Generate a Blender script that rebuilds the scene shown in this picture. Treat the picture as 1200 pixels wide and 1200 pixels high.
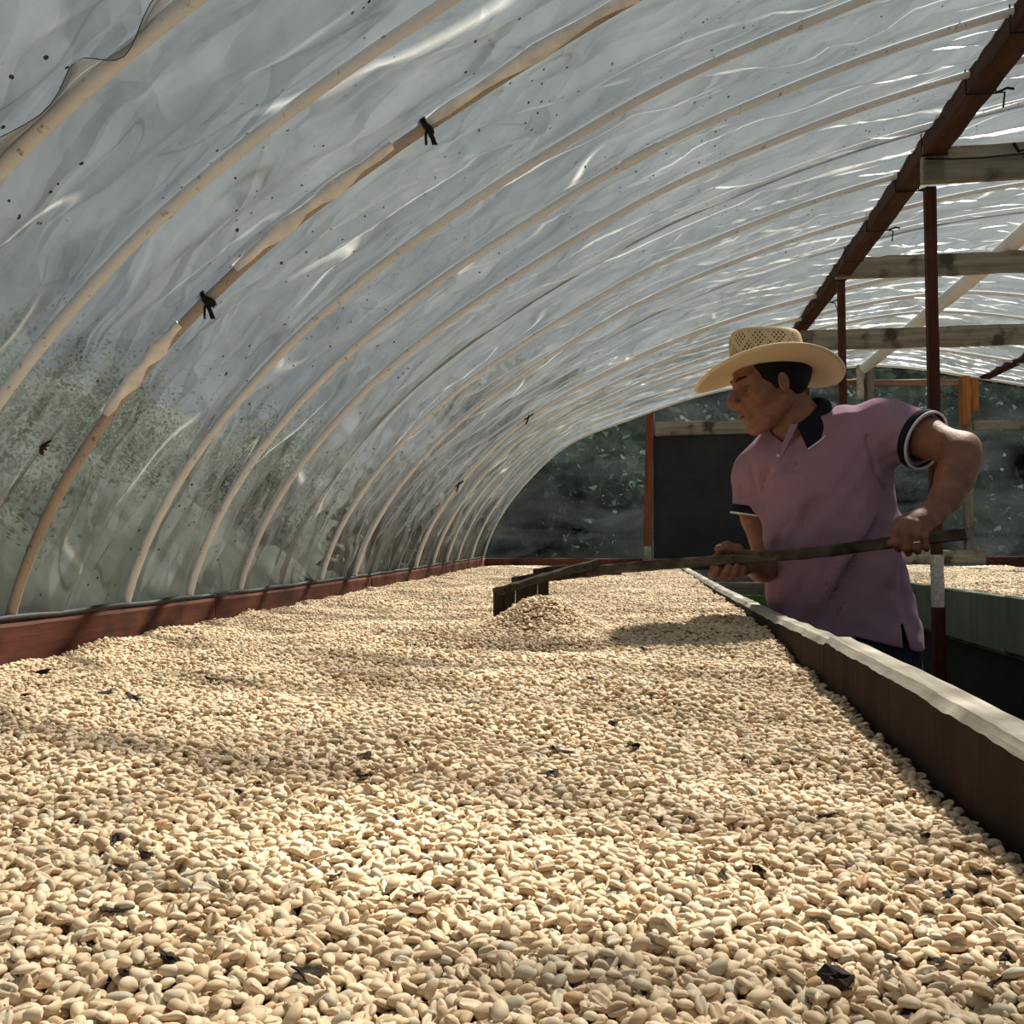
import bpy, math, random
import numpy as np
from mathutils import Vector, Matrix, noise as mnoise

rng = np.random.default_rng(7)
random.seed(7)
scene = bpy.context.scene
for o in list(bpy.data.objects):
    bpy.data.objects.remove(o, do_unlink=True)
COL = scene.collection

# ------------------------------------------------------------------ camera
CZ = 1.10                                   # camera height above the ground
FPX = 1200.0
PSI = math.atan(.125)
TH = math.atan(.03167)
D_ = np.array([-math.sin(PSI) * math.cos(TH), math.cos(PSI) * math.cos(TH), math.sin(TH)])
R_ = np.array([math.cos(PSI), math.sin(PSI), 0.])
U_ = np.cross(R_, D_)
cam = bpy.data.cameras.new('camera')
cam.sensor_width = 36
cam.lens = 36 * FPX / 1200
cam.clip_start = .01
camo = bpy.data.objects.new('camera', cam)
COL.objects.link(camo)
camo.matrix_world = Matrix(((R_[0], U_[0], -D_[0], 0), (R_[1], U_[1], -D_[1], 0),
                            (R_[2], U_[2], -D_[2], CZ), (0, 0, 0, 1)))
scene.camera = camo

# ------------------------------------------------------------------ light
world = bpy.data.worlds.new('world')
scene.world = world
world.use_nodes = True
wn = world.node_tree
bg = wn.nodes['Background']
bg.inputs[0].default_value = (.60, .73, .84, 1)
bg.inputs[1].default_value = .33
sun = bpy.data.lights.new('sun', 'SUN')
sun.energy = 24.0
sun.angle = math.radians(2.6)
sun.color = (1.0, .94, .84)
suno = bpy.data.objects.new('sun', sun)
COL.objects.link(suno)
suno.location = (3, 4, 8)
SUNDIR = Vector((-.36, -.66, -1.0))
suno.rotation_euler = SUNDIR.to_track_quat('-Z', 'Y').to_euler()
scene.view_settings.view_transform = 'Standard'
scene.view_settings.look = 'None'
scene.view_settings.exposure = 0.0
scene.view_settings.gamma = 1
scene.view_settings.use_curve_mapping = False


# ------------------------------------------------------------------ geometry helpers
def ray(px, py):
    v = D_ + R_ * (px - 600) / FPX - U_ * (py - 600) / FPX
    return v


def at(px, py, Y):
    """world point at depth Y along the tunnel"""
    v = ray(px, py)
    p = v * (Y / v[1])
    return np.array([p[0], p[1], p[2] + CZ])


def nrm(v):
    v = np.asarray(v, float)
    return v / (np.linalg.norm(v) + 1e-12)


def tag(o, label=None, cat=None, group=None, kind=None):
    if label: o['label'] = label
    if cat: o['category'] = cat
    if group: o['group'] = group
    if kind: o['kind'] = kind
    return o


def empty(name, loc, label=None, cat=None, group=None):
    e = bpy.data.objects.new(name, None)
    e.empty_display_size = .05
    e.location = tuple(loc)
    COL.objects.link(e)
    return tag(e, label, cat, group)


def wloc(o):
    p = np.array(o.location)
    if o.parent is not None:
        p = p + wloc(o.parent)
    return p


def obj(name, verts, faces, mats, parent=None, smooth=True, midx=None, uv=None, origin=None):
    """one mesh object; verts are world coordinates"""
    v = np.asarray(verts, float)
    if origin is None:
        lo, hi = v.min(0), v.max(0)
        origin = np.array([(lo[0] + hi[0]) / 2, (lo[1] + hi[1]) / 2, lo[2]])
    me = bpy.data.meshes.new(name)
    if isinstance(faces, np.ndarray):
        fl = faces
        me.vertices.add(len(v))
        me.vertices.foreach_set('co', (v - origin).astype(np.float32).ravel())
        n, k = fl.shape
        me.loops.add(n * k)
        me.loops.foreach_set('vertex_index', fl.astype(np.int32).ravel())
        me.polygons.add(n)
        me.polygons.foreach_set('loop_start', np.arange(0, n * k, k, dtype=np.int32))
        me.polygons.foreach_set('loop_total', np.full(n, k, dtype=np.int32))
        me.update(calc_edges=True)
        me.validate()
    else:
        me.from_pydata([tuple(x) for x in (v - origin)], [], [tuple(f) for f in faces])
    if not isinstance(mats, (list, tuple)):
        mats = [mats]
    for m in mats:
        me.materials.append(m)
    n = len(me.polygons)
    if n:
        me.polygons.foreach_set('use_smooth', np.full(n, smooth))
        if midx is not None:
            me.polygons.foreach_set('material_index', np.asarray(midx, np.int32))
    if uv is not None:
        l = me.uv_layers.new(name='UVMap')
        vi = np.empty(len(me.loops), np.int32)
        me.loops.foreach_get('vertex_index', vi)
        l.data.foreach_set('uv', np.asarray(uv, np.float32)[vi].ravel())
    o = bpy.data.objects.new(name, me)
    COL.objects.link(o)
    if parent is not None:
        o.parent = parent
        o.location = tuple(origin - wloc(parent))
    else:
        o.location = tuple(origin)
    return o


class MB:
    """collects verts / faces / material indices"""
    def __init__(s):
        s.v, s.f, s.m = [], [], []

    def add(s, v, f, m=0):
        o = len(s.v)
        s.v += [tuple(x) for x in v]
        s.f += [tuple(i + o for i in q) for q in f]
        s.m += [m] * len(f)
        return s

    def build(s, name, mats, parent=None, smooth=False):
        return obj(name, s.v, s.f, mats, parent, smooth, s.m)


def grid_faces(nu, nv, closed_u=False, closed_v=False):
    f = []
    for i in range(nu if closed_u else nu - 1):
        for j in range(nv if closed_v else nv - 1):
            a = i * nv + j
            b = ((i + 1) % nu) * nv + j
            c = ((i + 1) % nu) * nv + (j + 1) % nv
            d = i * nv + (j + 1) % nv
            f.append((a, b, c, d))
    return f


def tube(path, rad, n=10, cap=True, flat=1.0, jitter=0.0):
    P = np.asarray(path, float)
    m = len(P)
    rad = np.broadcast_to(np.asarray(rad, float), (m,))
    T = np.gradient(P, axis=0)
    T /= np.linalg.norm(T, axis=1)[:, None] + 1e-12
    ref = np.array([0., 0, 1]) if abs(T[0][2]) < .9 else np.array([0., 1, 0])
    u = nrm(np.cross(ref, T[0]))
    V = []
    for i in range(m):
        u = nrm(u - T[i] * np.dot(u, T[i]))
        w = np.cross(T[i], u)
        for k in range(n):
            a = 2 * math.pi * k / n
            r = rad[i] * (1 + jitter * (random.random() - .5))
            V.append(P[i] + r * (math.cos(a) * u + flat * math.sin(a) * w))
    F = grid_faces(m, n, False, True)
    if cap:
        F.append(tuple(range(n))[::-1])
        F.append(tuple((m - 1) * n + k for k in range(n)))
    return V, F


def beam(a, b, w, h, up=(0, 0, 1), bev=.004, nseg=1, wob=0.0, seed=0):
    """rectangular timber from a to b, width w (sideways) and height h, chamfered and slightly uneven"""
    a = np.asarray(a, float)
    b = np.asarray(b, float)
    t = nrm(b - a)
    s = nrm(np.cross(t, up))
    q = np.cross(s, t)
    r = np.random.default_rng(seed + 11)
    hw, hh = w / 2, h / 2
    pr = [(-hw + bev, -hh), (hw - bev, -hh), (hw, -hh + bev), (hw, hh - bev), (hw - bev, hh), (-hw + bev, hh),
          (-hw, hh - bev), (-hw, -hh + bev)]
    V = []
    for i in range(nseg + 1):
        c = a + (b - a) * i / nseg
        for (x, y) in pr:
            V.append(c + s * (x + wob * r.normal()) + q * (y + wob * r.normal()))
    F = grid_faces(nseg + 1, 8, False, True)
    F.append(tuple(range(8))[::-1])
    F.append(tuple(nseg * 8 + k for k in range(8)))
    return V, F


def fix_normals(o):
    import bmesh
    bm = bmesh.new()
    bm.from_mesh(o.data)
    bmesh.ops.recalc_face_normals(bm, faces=bm.faces)
    bm.to_mesh(o.data)
    bm.free()
    return o


# ------------------------------------------------------------------ material helpers
class NT:
    def __init__(s, name):
        s.m = bpy.data.materials.new(name)
        s.m.use_nodes = True
        s.t = s.m.node_tree
        s.t.nodes.clear()
        s.out = s.t.nodes.new('ShaderNodeOutputMaterial')

    def n(s, typ, **kw):
        nd = s.t.nodes.new(typ)
        for k, v in kw.items():
            setattr(nd, k, v)
        return nd

    def l(s, a, b):
        s.t.links.new(a, b)

    def coord(s, which='Object', scale=(1, 1, 1), rot=(0, 0, 0)):
        tc = s.n('ShaderNodeTexCoord')
        mp = s.n('ShaderNodeMapping')
        mp.inputs['Scale'].default_value = scale
        mp.inputs['Rotation'].default_value = rot
        s.l(tc.outputs[which], mp.inputs[0])
        return mp.outputs[0]

    def noise(s, vec, scale=5, detail=4, rough=.55, dist=0):
        nd = s.n('ShaderNodeTexNoise')
        nd.inputs['Scale'].default_value = scale
        nd.inputs['Detail'].default_value = detail
        nd.inputs['Roughness'].default_value = rough
        nd.inputs['Distortion'].default_value = dist
        if vec is not None: s.l(vec, nd.inputs['Vector'])
        return nd.outputs['Fac']

    def ramp(s, fac, stops, interp='LINEAR'):
        nd = s.n('ShaderNodeValToRGB')
        nd.color_ramp.interpolation = interp
        el = nd.color_ramp.elements
        while len(el) < len(stops): el.new(.5)
        for e, (p, c) in zip(el, stops):
            e.position = p
            e.color = (*c, 1) if len(c) == 3 else c
        s.l(fac, nd.inputs[0])
        return nd.outputs[0]

    def mixc(s, fac, a, b, mode='MIX'):
        nd = s.n('ShaderNodeMix', data_type='RGBA', blend_type=mode)
        if hasattr(fac, 'is_linked'): s.l(fac, nd.inputs[0])
        else: nd.inputs[0].default_value = fac
        for k, x in ((6, a), (7, b)):
            if hasattr(x, 'is_linked'): s.l(x, nd.inputs[k])
            else: nd.inputs[k].default_value = (*x, 1)
        return nd.outputs[2]

    def math(s, op, a, b=None, clamp=False):
        nd = s.n('ShaderNodeMath', operation=op, use_clamp=clamp)
        for k, x in ((0, a), (1, b)):
            if x is None: continue
            if hasattr(x, 'is_linked'): s.l(x, nd.inputs[k])
            else: nd.inputs[k].default_value = x
        return nd.outputs[0]

    def bump(s, h, strength=.3, dist=.01):
        nd = s.n('ShaderNodeBump')
        nd.inputs['Strength'].default_value = strength
        nd.inputs['Distance'].default_value = dist
        s.l(h, nd.inputs['Height'])
        return nd.outputs[0]

    def principled(s, col, rough=.7, bump=None, spec=.3, sss=0):
        p = s.n('ShaderNodeBsdfPrincipled')
        if hasattr(col, 'is_linked'): s.l(col, p.inputs['Base Color'])
        else: p.inputs['Base Color'].default_value = (*col, 1)
        if hasattr(rough, 'is_linked'): s.l(rough, p.inputs['Roughness'])
        else: p.inputs['Roughness'].default_value = rough
        p.inputs['Specular IOR Level'].default_value = spec
        if bump is not None: s.l(bump, p.inputs['Normal'])
        s.l(p.outputs[0], s.out.inputs[0])
        return p


def mat_plain(name, col, rough=.7, spec=.3, var=.12, scale=30, bump=.15):
    t = NT(name)
    c = t.coord()
    n = t.noise(c, scale, 5)
    dark = tuple(x * (1 - var * 2) for x in col)
    light = tuple(min(1, x * (1 + var)) for x in col)
    t.principled(t.ramp(n, [(.3, dark), (.7, light)]), rough, t.bump(n, bump, .004), spec)
    return t.m


def mat_wood(name, c1, c2, axis=1, grain=1.0, rough=.75, stain=None, bump=.35, stain_amt=(.5, .7)):
    t = NT(name)
    sc = [34 * grain] * 3
    sc[axis] = 2.2 * grain
    n = t.noise(t.coord(scale=tuple(sc)), 1.0, 6, .6, .4)
    n2 = t.noise(t.coord(), 7, 4)
    col = t.ramp(n, [(.32, c1), (.68, c2)])
    if stain:
        col = t.mixc(t.ramp(n2, [(stain_amt[0], (0, 0, 0)), (stain_amt[1], (1, 1, 1))]), col, stain)
    t.principled(col, rough, t.bump(n, bump, .006), .12)
    return t.m


M = {}
M['brown_wood'] = mat_wood('brown stained timber', (.03, .012, .008), (.072, .03, .02), 1, stain=(.022, .012, .010))
M['brown_wood_z'] = mat_wood('brown stained post timber', (.04, .014, .009), (.085, .032, .021), 2, stain=(.026, .012, .009))
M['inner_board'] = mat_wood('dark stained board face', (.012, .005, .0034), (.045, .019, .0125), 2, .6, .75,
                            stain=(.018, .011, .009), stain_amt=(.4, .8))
M['red_board'] = mat_wood('red brown board', (.06, .019, .012), (.115, .04, .025), 1, .8, .7, stain=(.032, .013, .01))
M['weathered'] = mat_wood('weathered pale timber edge', (.22, .195, .16), (.50, .465, .405), 1, 1, .9, stain=(.16, .138, .112))
M['grey_wood'] = mat_wood('grey weathered plank', (.13, .115, .09), (.30, .275, .22), 0, .9, .9,
                          stain=(.06, .05, .04), stain_amt=(.52, .66))
M['grey_wood_z'] = mat_wood('grey weathered post', (.12, .105, .085), (.27, .245, .2), 2, .9, .9, stain=(.07, .055, .045))
M['dark_plank'] = mat_wood('aged dark plank', (.10, .085, .065), (.2, .18, .145), 0, .7, .9, stain=(.07, .058, .045))
M['rake_wood'] = mat_wood('worn rake handle wood', (.04, .034, .026), (.115, .10, .078), 0, 1.2, .85, stain=(.022, .018, .014))
M['rake_head'] = mat_wood('dark rake head wood', (.014, .010, .008), (.045, .033, .026), 2, 1, .7)
M['rake_rail'] = mat_wood('grey rake rail wood', (.022, .018, .014), (.075, .064, .052), 1, 1.2, .85)
M['orange_wood'] = mat_wood('fresh orange timber', (.26, .095, .03), (.42, .18, .065), 2, .7, .7, stain=(.2, .07, .025))
M['green_board'] = mat_wood('green painted board', (.09, .125, .09), (.15, .19, .145), 2, .5, .75, stain=(.17, .17, .155),
                            stain_amt=(.45, .75))
M['white_paint'] = mat_plain('chalky white paint', (.58, .55, .48), .9, .1, .25, 60)
M['black_cord'] = mat_plain('black cord', (.012, .012, .013), .8, .2)
M['black_strip'] = mat_plain('black batten strip', (.03, .03, .032), .6, .3)
M['metal'] = mat_plain('silver metal', (.7, .68, .62), .3, .8)
M['metal'].node_tree.nodes['Principled BSDF'].inputs['Metallic'].default_value = 1

# bent poles
def mat_pole(name, c1, c2, dark, amt):
    t = NT(name)
    oi = t.n('ShaderNodeObjectInfo')
    n = t.noise(t.coord(scale=(6, 6, 6)), 1, 5, .6)
    n2 = t.noise(t.coord(scale=(60, 60, 60)), 1, 3, .6)
    col = t.mixc(n, c1, c2)
    col = t.mixc(t.ramp(n2, [(amt, (0, 0, 0)), (amt + .1, (1, 1, 1))]), col, dark)
    col = t.mixc(t.math('MULTIPLY', oi.outputs['Random'], .14), col, (.46, .37, .26))
    t.principled(col, .6, t.bump(n2, .15, .003), .3)
    return t.m
M['pole'] = mat_pole('pale cream bent pole', (.56, .575, .585), (.75, .765, .775), (.22, .18, .14), .64)
M['pole_brown'] = mat_pole('brown bent pole', (.27, .215, .175), (.45, .375, .31), (.12, .08, .06), .62)


def mat_film(name, tint, opac, wrinkle=True, tr=(.80, .86, .86), dirt=True, gloss=.27, crump=.75, bdist=.085, var=1.0, lines=1.0):
    """translucent greenhouse sheeting: part clear, part milky, with dust, specks and whitened creases with painted highlights"""
    t = NT(name)
    uv = t.coord('UV')
    big = t.noise(uv, 1.3, 2.5, .55, .6)
    streak = t.noise(t.coord('UV', (1.1, 3.6, 1), (0, 0, .55)), 1.2, 2.5, .5, .7)
    fine = t.noise(uv, 9, 3, .55)
    clo = t.math('ADD', t.math('MULTIPLY', big, .35), t.math('MULTIPLY', streak, .75))
    clo = t.math('ADD', clo, t.math('MULTIPLY', fine, .15))
    fac = t.math('ADD', t.math('MULTIPLY', t.math('SUBTRACT', clo, .62), var), opac, True)
    # whitened creases with highlights painted in, and thin dark fold lines: contour lines of smooth stretched noise
    def line(scale, rot, seed, width, lo):
        vv = t.n('ShaderNodeVectorMath', operation='ADD')
        vv.inputs[1].default_value = (seed, seed * 1.7, 0)
        t.l(t.coord('UV', scale, (0, 0, rot)), vv.inputs[0])
        d_ = t.math('ABSOLUTE', t.math('SUBTRACT', t.noise(vv.outputs[0], 1, 1.2, .45, .5), .5))
        ln = t.math('SUBTRACT', 1, t.math('DIVIDE', d_, width), True)
        return t.math('MULTIPLY', ln, t.ramp(t.noise(vv.outputs[0], 1.7, 1), [(lo, (0, 0, 0)), (lo + .1, (1, 1, 1))]))
    crease_glint = line((.8, 3.0, 1), .42, 3.3, .010, .46)
    foldl = line((1.5, 4.6, 1), .55, 8.1, .007, .42)
    fac = t.math('ADD', fac, t.math('MULTIPLY', crease_glint, .22 * lines), True)
    fac = t.math('ADD', fac, t.math('MULTIPLY', foldl, .25 * lines), True)
    col = t.ramp(big, [(.3, tuple(x * .82 for x in tint)), (.75, tint)])
    col = t.mixc(t.math('MULTIPLY', crease_glint, .8 * lines), col, (.55, .57, .57))
    col = t.mixc(t.math('MULTIPLY', foldl, .75 * lines), col, (.09, .095, .09))
    wc = t.n('ShaderNodeVectorMath', operation='ADD')
    dn = t.n('ShaderNodeTexNoise')
    dn.inputs['Scale'].default_value = 2.2
    dn.inputs['Detail'].default_value = 3
    t.l(uv, dn.inputs['Vector'])
    dsc = t.n('ShaderNodeVectorMath', operation='SCALE')
    dsc.inputs['Scale'].default_value = .55
    t.l(dn.outputs['Color'], dsc.inputs[0])
    t.l(t.coord('UV', (.8, 2.6, 1), (0, 0, .5)), wc.inputs[0])
    t.l(dsc.outputs[0], wc.inputs[1])
    crumple = None
    for sc_, am in ((1.5, 1.3), (4.5, .35)):
        v = t.n('ShaderNodeTexVoronoi', feature='DISTANCE_TO_EDGE')
        v.inputs['Scale'].default_value = sc_
        t.l(wc.outputs[0], v.inputs['Vector'])
        q = t.math('MULTIPLY', v.outputs['Distance'], am)
        crumple = q if crumple is None else t.math('ADD', crumple, q)
    nb = t.math('ADD', t.math('MULTIPLY', streak, .5), t.math('MULTIPLY', fine, .10))
    nb = t.math('ADD', nb, t.math('MULTIPLY', crumple, crump))
    bmp = t.bump(nb, .6, bdist)
    if dirt:
        vor = t.n('ShaderNodeTexVoronoi')
        vor.inputs['Scale'].default_value = 34
        t.l(uv, vor.inputs['Vector'])
        wob = t.noise(uv, 90, 3)
        sp = t.math('LESS_THAN', t.math('ADD', vor.outputs['Distance'], t.math('MULTIPLY', wob, .26)), .235)
        msk = t.ramp(t.noise(uv, 1.9, 3, .6), [(.44, (0, 0, 0)), (.52, (1, 1, 1))])
        spk = t.math('MULTIPLY', sp, msk)
        # brownish mould clouds
        md = t.ramp(t.noise(uv, 3.3, 3, .7, 1.2), [(.64, (0, 0, 0)), (.78, (1, 1, 1))])
        col = t.mixc(t.math('MULTIPLY', md, .55), col, (.20, .19, .15))
        col = t.mixc(spk, col, (.015, .014, .013))
        fac = t.math('MAXIMUM', fac, spk)
        fac = t.math('ADD', fac, t.math('MULTIPLY', md, .15), True)
    tl = t.n('ShaderNodeBsdfTranslucent')
    t.l(col, tl.inputs[0])
    df = t.n('ShaderNodeBsdfDiffuse')
    t.l(col, df.inputs[0])
    t.l(bmp, tl.inputs['Normal'])
    t.l(bmp, df.inputs['Normal'])
    milk = t.n('ShaderNodeMixShader')
    milk.inputs[0].default_value = .62
    t.l(tl.outputs[0], milk.inputs[1])
    t.l(df.outputs[0], milk.inputs[2])
    tp = t.n('ShaderNodeBsdfTransparent')
    tp.inputs[0].default_value = (*tr, 1)
    mx = t.n('ShaderNodeMixShader')
    t.l(fac, mx.inputs[0])
    t.l(tp.outputs[0], mx.inputs[1])
    t.l(milk.outputs[0], mx.inputs[2])
    gl = t.n('ShaderNodeBsdfGlossy')
    gl.inputs['Roughness'].default_value = .33
    t.l(bmp, gl.inputs['Normal'])
    fr = t.n('ShaderNodeFresnel')
    fr.inputs[0].default_value = 1.4
    mg = t.n('ShaderNodeMixShader')
    t.l(t.math('MULTIPLY', fr.outputs[0], gloss, True), mg.inputs[0])
    t.l(mx.outputs[0], mg.inputs[1])
    t.l(gl.outputs[0], mg.inputs[2])
    t.l(mg.outputs[0], t.out.inputs[0])
    return t.m


M['film'] = mat_film('translucent tunnel sheeting', (.178, .20, .21), .62, tr=(.86, .865, .84))
M['film_end'] = mat_film('clear end sheeting', (.30, .36, .37), .06, tr=(.42, .51, .53), dirt=False, gloss=.22, crump=.5, bdist=.015, var=.35, lines=.08)
M['film_wrap'] = mat_plain('doubled milky sheeting', (.74, .73, .72), .5, .4, .14, 25)
M['film_loose'] = mat_film('loose dirty sheeting', (.30, .30, .28), .86)


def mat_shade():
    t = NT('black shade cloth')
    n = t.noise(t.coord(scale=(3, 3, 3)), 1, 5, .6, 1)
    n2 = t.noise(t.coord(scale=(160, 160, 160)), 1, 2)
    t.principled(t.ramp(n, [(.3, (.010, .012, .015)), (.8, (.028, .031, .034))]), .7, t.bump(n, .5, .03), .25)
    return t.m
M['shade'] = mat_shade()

# ------------------------------------------------------------------ the tunnel's cross-section
PX = np.array([-1.31, -1.305, -1.298, -1.283, -1.17, -1.0, -.84, -.66, -.5, -.3, 0, .15, .34, .64, 1.0, 1.4, 1.85])
PZ = np.array([-1.10, -.7, -.3, -.15, .12, .34, .51, .65, .76, .88, 1.05, 1.12, 1.19, 1.30, 1.395, 1.48, 1.53])
XC = 1.85


def profile(Y, n=160, off=0.0):
    """cross-section of the tunnel at depth Y, left foot to right foot, (n,2) x and world z"""
    t = min(1, max(0, (Y - 4.5) / 4.1))
    x = PX - .04 * t * (PX < -.9)
    z = PZ + t * (.16 * np.exp(-((PX + .65) / .45) ** 2) + .03 * (PX < -1.1) - .07 * np.clip((PX - .3) / .7, 0, 1))
    z[0] = -1.10
    X = np.concatenate([x, (2 * XC - x)[::-1][1:]])
    Z = np.concatenate([z, z[::-1][1:]])
    s = np.concatenate([[0], np.cumsum(np.hypot(np.diff(X), np.diff(Z)))])
    q = np.linspace(0, s[-1], 700)
    xx, zz = np.interp(q, s, X), np.interp(q, s, Z)
    k = np.exp(-np.linspace(-2, 2, 61) ** 2)
    k /= k.sum()
    xp = np.convolve(np.pad(xx, 30, mode='reflect', reflect_type='odd'), k, 'valid')
    zp = np.convolve(np.pad(zz, 30, mode='reflect', reflect_type='odd'), k, 'valid')
    s = np.concatenate([[0], np.cumsum(np.hypot(np.diff(xp), np.diff(zp)))])
    q = np.linspace(0, s[-1], n)
    xx, zz = np.interp(q, s, xp), np.interp(q, s, zp)
    if off:
        tx, tz = np.gradient(xx), np.gradient(zz)
        L = np.hypot(tx, tz)
        xx, zz = xx - off * tz / L, zz + off * tx / L
    return np.stack([xx, zz + CZ], 1), q


YEND = 8.6
HOOPS = [-.75, -.38, -.02, .32, .62, .93, 1.25, 1.60, 1.93, 2.40, 2.755, 3.12, 3.58, 3.96, 4.45, 4.92, 5.75, 6.28, 6.75, 7.2, 7.85, 8.55]
RP = .0109

# film over the hoops
def build_film():
    ys = []
    for a, b in zip([-1.0] + HOOPS, HOOPS + [YEND]):
        n = max(3, int((b - a) / .026))
        ys += list(np.linspace(a, b, n, endpoint=False))
    ys.append(YEND)
    ys = np.array(ys)
    ns = 250
    V = np.zeros((len(ys), ns, 3))
    UV = np.zeros((len(ys), ns, 2))
    H = np.array(HOOPS)
    for i, y in enumerate(ys):
        p, q = profile(y, ns, RP + .003)
        tx, tz = np.gradient(p[:, 0]), np.gradient(p[:, 1])
        L = np.hypot(tx, tz)
        nx, nz = -tz / L, tx / L
        dh = np.min(np.abs(H - y))
        k = 1 - math.exp(-(dh / .06) ** 2)
        disp = np.empty(ns)
        for j in range(ns):
            s = q[j]
            a = mnoise.noise(Vector((s * 1.3 + y * 1.1, y * 7 - s * 2.2, 3.1)))
            b = mnoise.noise(Vector((s * 4.0, y * 4.0, 9.7)))
            c = 1 - abs(mnoise.noise(Vector((s * 1.7 + y * 2.6, y * 9 - s * 3.4, 17.0))))
            disp[j] = k * (.015 * a + .010 * b + .022 * max(0, c - .70) / .30 - .018)
        V[i, :, 0] = p[:, 0] + nx * disp
        V[i, :, 2] = p[:, 1] + nz * disp
        V[i, :, 1] = y
        UV[i, :, 0] = q
        UV[i, :, 1] = y
    F = np.array(grid_faces(len(ys), ns), np.int32)
    o = obj('ceiling', V.reshape(-1, 3), F, M['film'], uv=UV.reshape(-1, 2))
    tag(o, 'translucent wrinkled plastic sheeting stretched over the hoops of the drying tunnel', None, None, 'structure')
    return o


build_film()


def film_point(px, py, off=0.0):
    """where a sight line meets the cross-section of the sheeting"""
    v = ray(px, py)
    best = None
    for Y in np.arange(.6, 8.6, .01):
        p = v * (Y / v[1])
        pr, _ = profile_c(round(Y, 1))
        d = np.hypot(pr[:, 0] - p[0], pr[:, 1] - (p[2] + CZ)).min()
        if best is None or d < best[0]:
            best = (d, Y)
    Y = best[1]
    p = v * (Y / v[1])
    return np.array([p[0], Y, p[2] + CZ])


_pc = {}
def profile_c(Y):
    if Y not in _pc: _pc[Y] = profile(Y, 400, RP + .003)
    return _pc[Y]


# floor
fl = obj('floor', [(-9, -4, 0), (12, -4, 0), (12, 20, 0), (-9, 20, 0)], [(0, 1, 2, 3)],
         mat_plain('dark packed soil', (.05, .04, .032), .95, .1, .3, 4, .6), smooth=False)
tag(fl, 'dark packed soil ground under the drying beds', None, None, 'structure')

# hoops
def hoop(i, Y):
    p, q = profile(Y, 120, .03 if Y in (3.58, 4.92) else 0)
    wob = np.array([.012 * mnoise.noise(Vector((s * .8, Y * 5.1, 1.3))) for s in q])
    path = np.stack([p[:, 0], Y + wob, p[:, 1]], 1)
    r = np.array([RP * (1 + .10 * mnoise.noise(Vector((s * 3, Y * 3, 5)))) for s in q])
    if Y in (5.75,): r = r * 1.18
    if Y in (4.45, 7.2, 6.75): r = r * .9
    brown = Y in (1.93,)
    node = Y in (4.45, 6.28)
    if node:
        r = r * (1 + .22 * np.exp(-((np.mod(q, .28) - .14) / .012) ** 2))
    special = {1.93: 'brown pole bent into a hoop, wrapped in folded sheeting and tied with two black cords',
               2.755: 'pale bent pole hoop spliced with a collar joint in the middle',
               5.75: 'thick pale bent pole hoop with a splice and a thin wire tie',
               1.60: 'plain cream hoop between the ragged sheeting hoop and the cord-tied hoop',
               2.40: 'plain cream hoop between the cord-tied hoop and the collar-spliced hoop',
               3.12: 'plain cream hoop next beyond the collar-spliced hoop',
               3.58: 'hoop half hidden outside the plastic sheeting, only its foot clear',
               1.25: 'pale bent pole hoop with ragged loose sheeting along its edge',
               4.45: 'tan knotted bent pole hoop with bulging nodes',
               6.28: 'knotted pale bent pole hoop with bulging nodes and a collar',
               8.55: 'pale bent pole hoop standing against the end wall of the tunnel'}
    V, F = tube(path, r, 12, True, 1, .03)
    base = (path[0] + path[-1]) / 2
    e = empty('bent_pole_hoop', (XC, Y, 0), special.get(Y, 'plain cream pole bent into a hoop under the plastic sheeting'),
              'hoop', None if Y in special else 'plain hoops holding up the sheeting')
    obj('pole', V, F, M['pole_brown'] if brown else M['pole'], e)
    return e, path, q


HP = {}
for i, Y in enumerate(HOOPS):
    HP[Y] = hoop(i, Y)


def hoop_index(Y, px):
    """index along a hoop's path that a picture column sees"""
    e, path, q = HP[Y]
    w = path - np.array([0, 0, CZ])
    z = w @ D_
    x = 600 + FPX * (w @ R_) / z
    y = 600 - FPX * (w @ U_) / z
    ok = (y < 720) & (z > .1) & (path[:, 0] < 1.6)
    x = np.where(ok, x, 1e9)
    return int(np.argmin(np.abs(x - px)))


def dense(path, a, b, n):
    idx = np.linspace(a, b, n)
    k = np.arange(len(path))
    return np.stack([np.interp(idx, k, path[:, c]) for c in range(3)], 1)


# splice collars
for Y, px in ((2.755, 755), (5.75, 765), (6.28, 760)):
    e, path, q = HP[Y]
    k = hoop_index(Y, px)
    V, F = tube(dense(path, k - .8, k + .8, 7), [RP * .9, RP * 1.35, RP * 1.3, RP * 1.3, RP * 1.32, RP * 1.3, RP * .9], 12)
    obj('collar', V, F, M['pole'], e)

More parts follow.
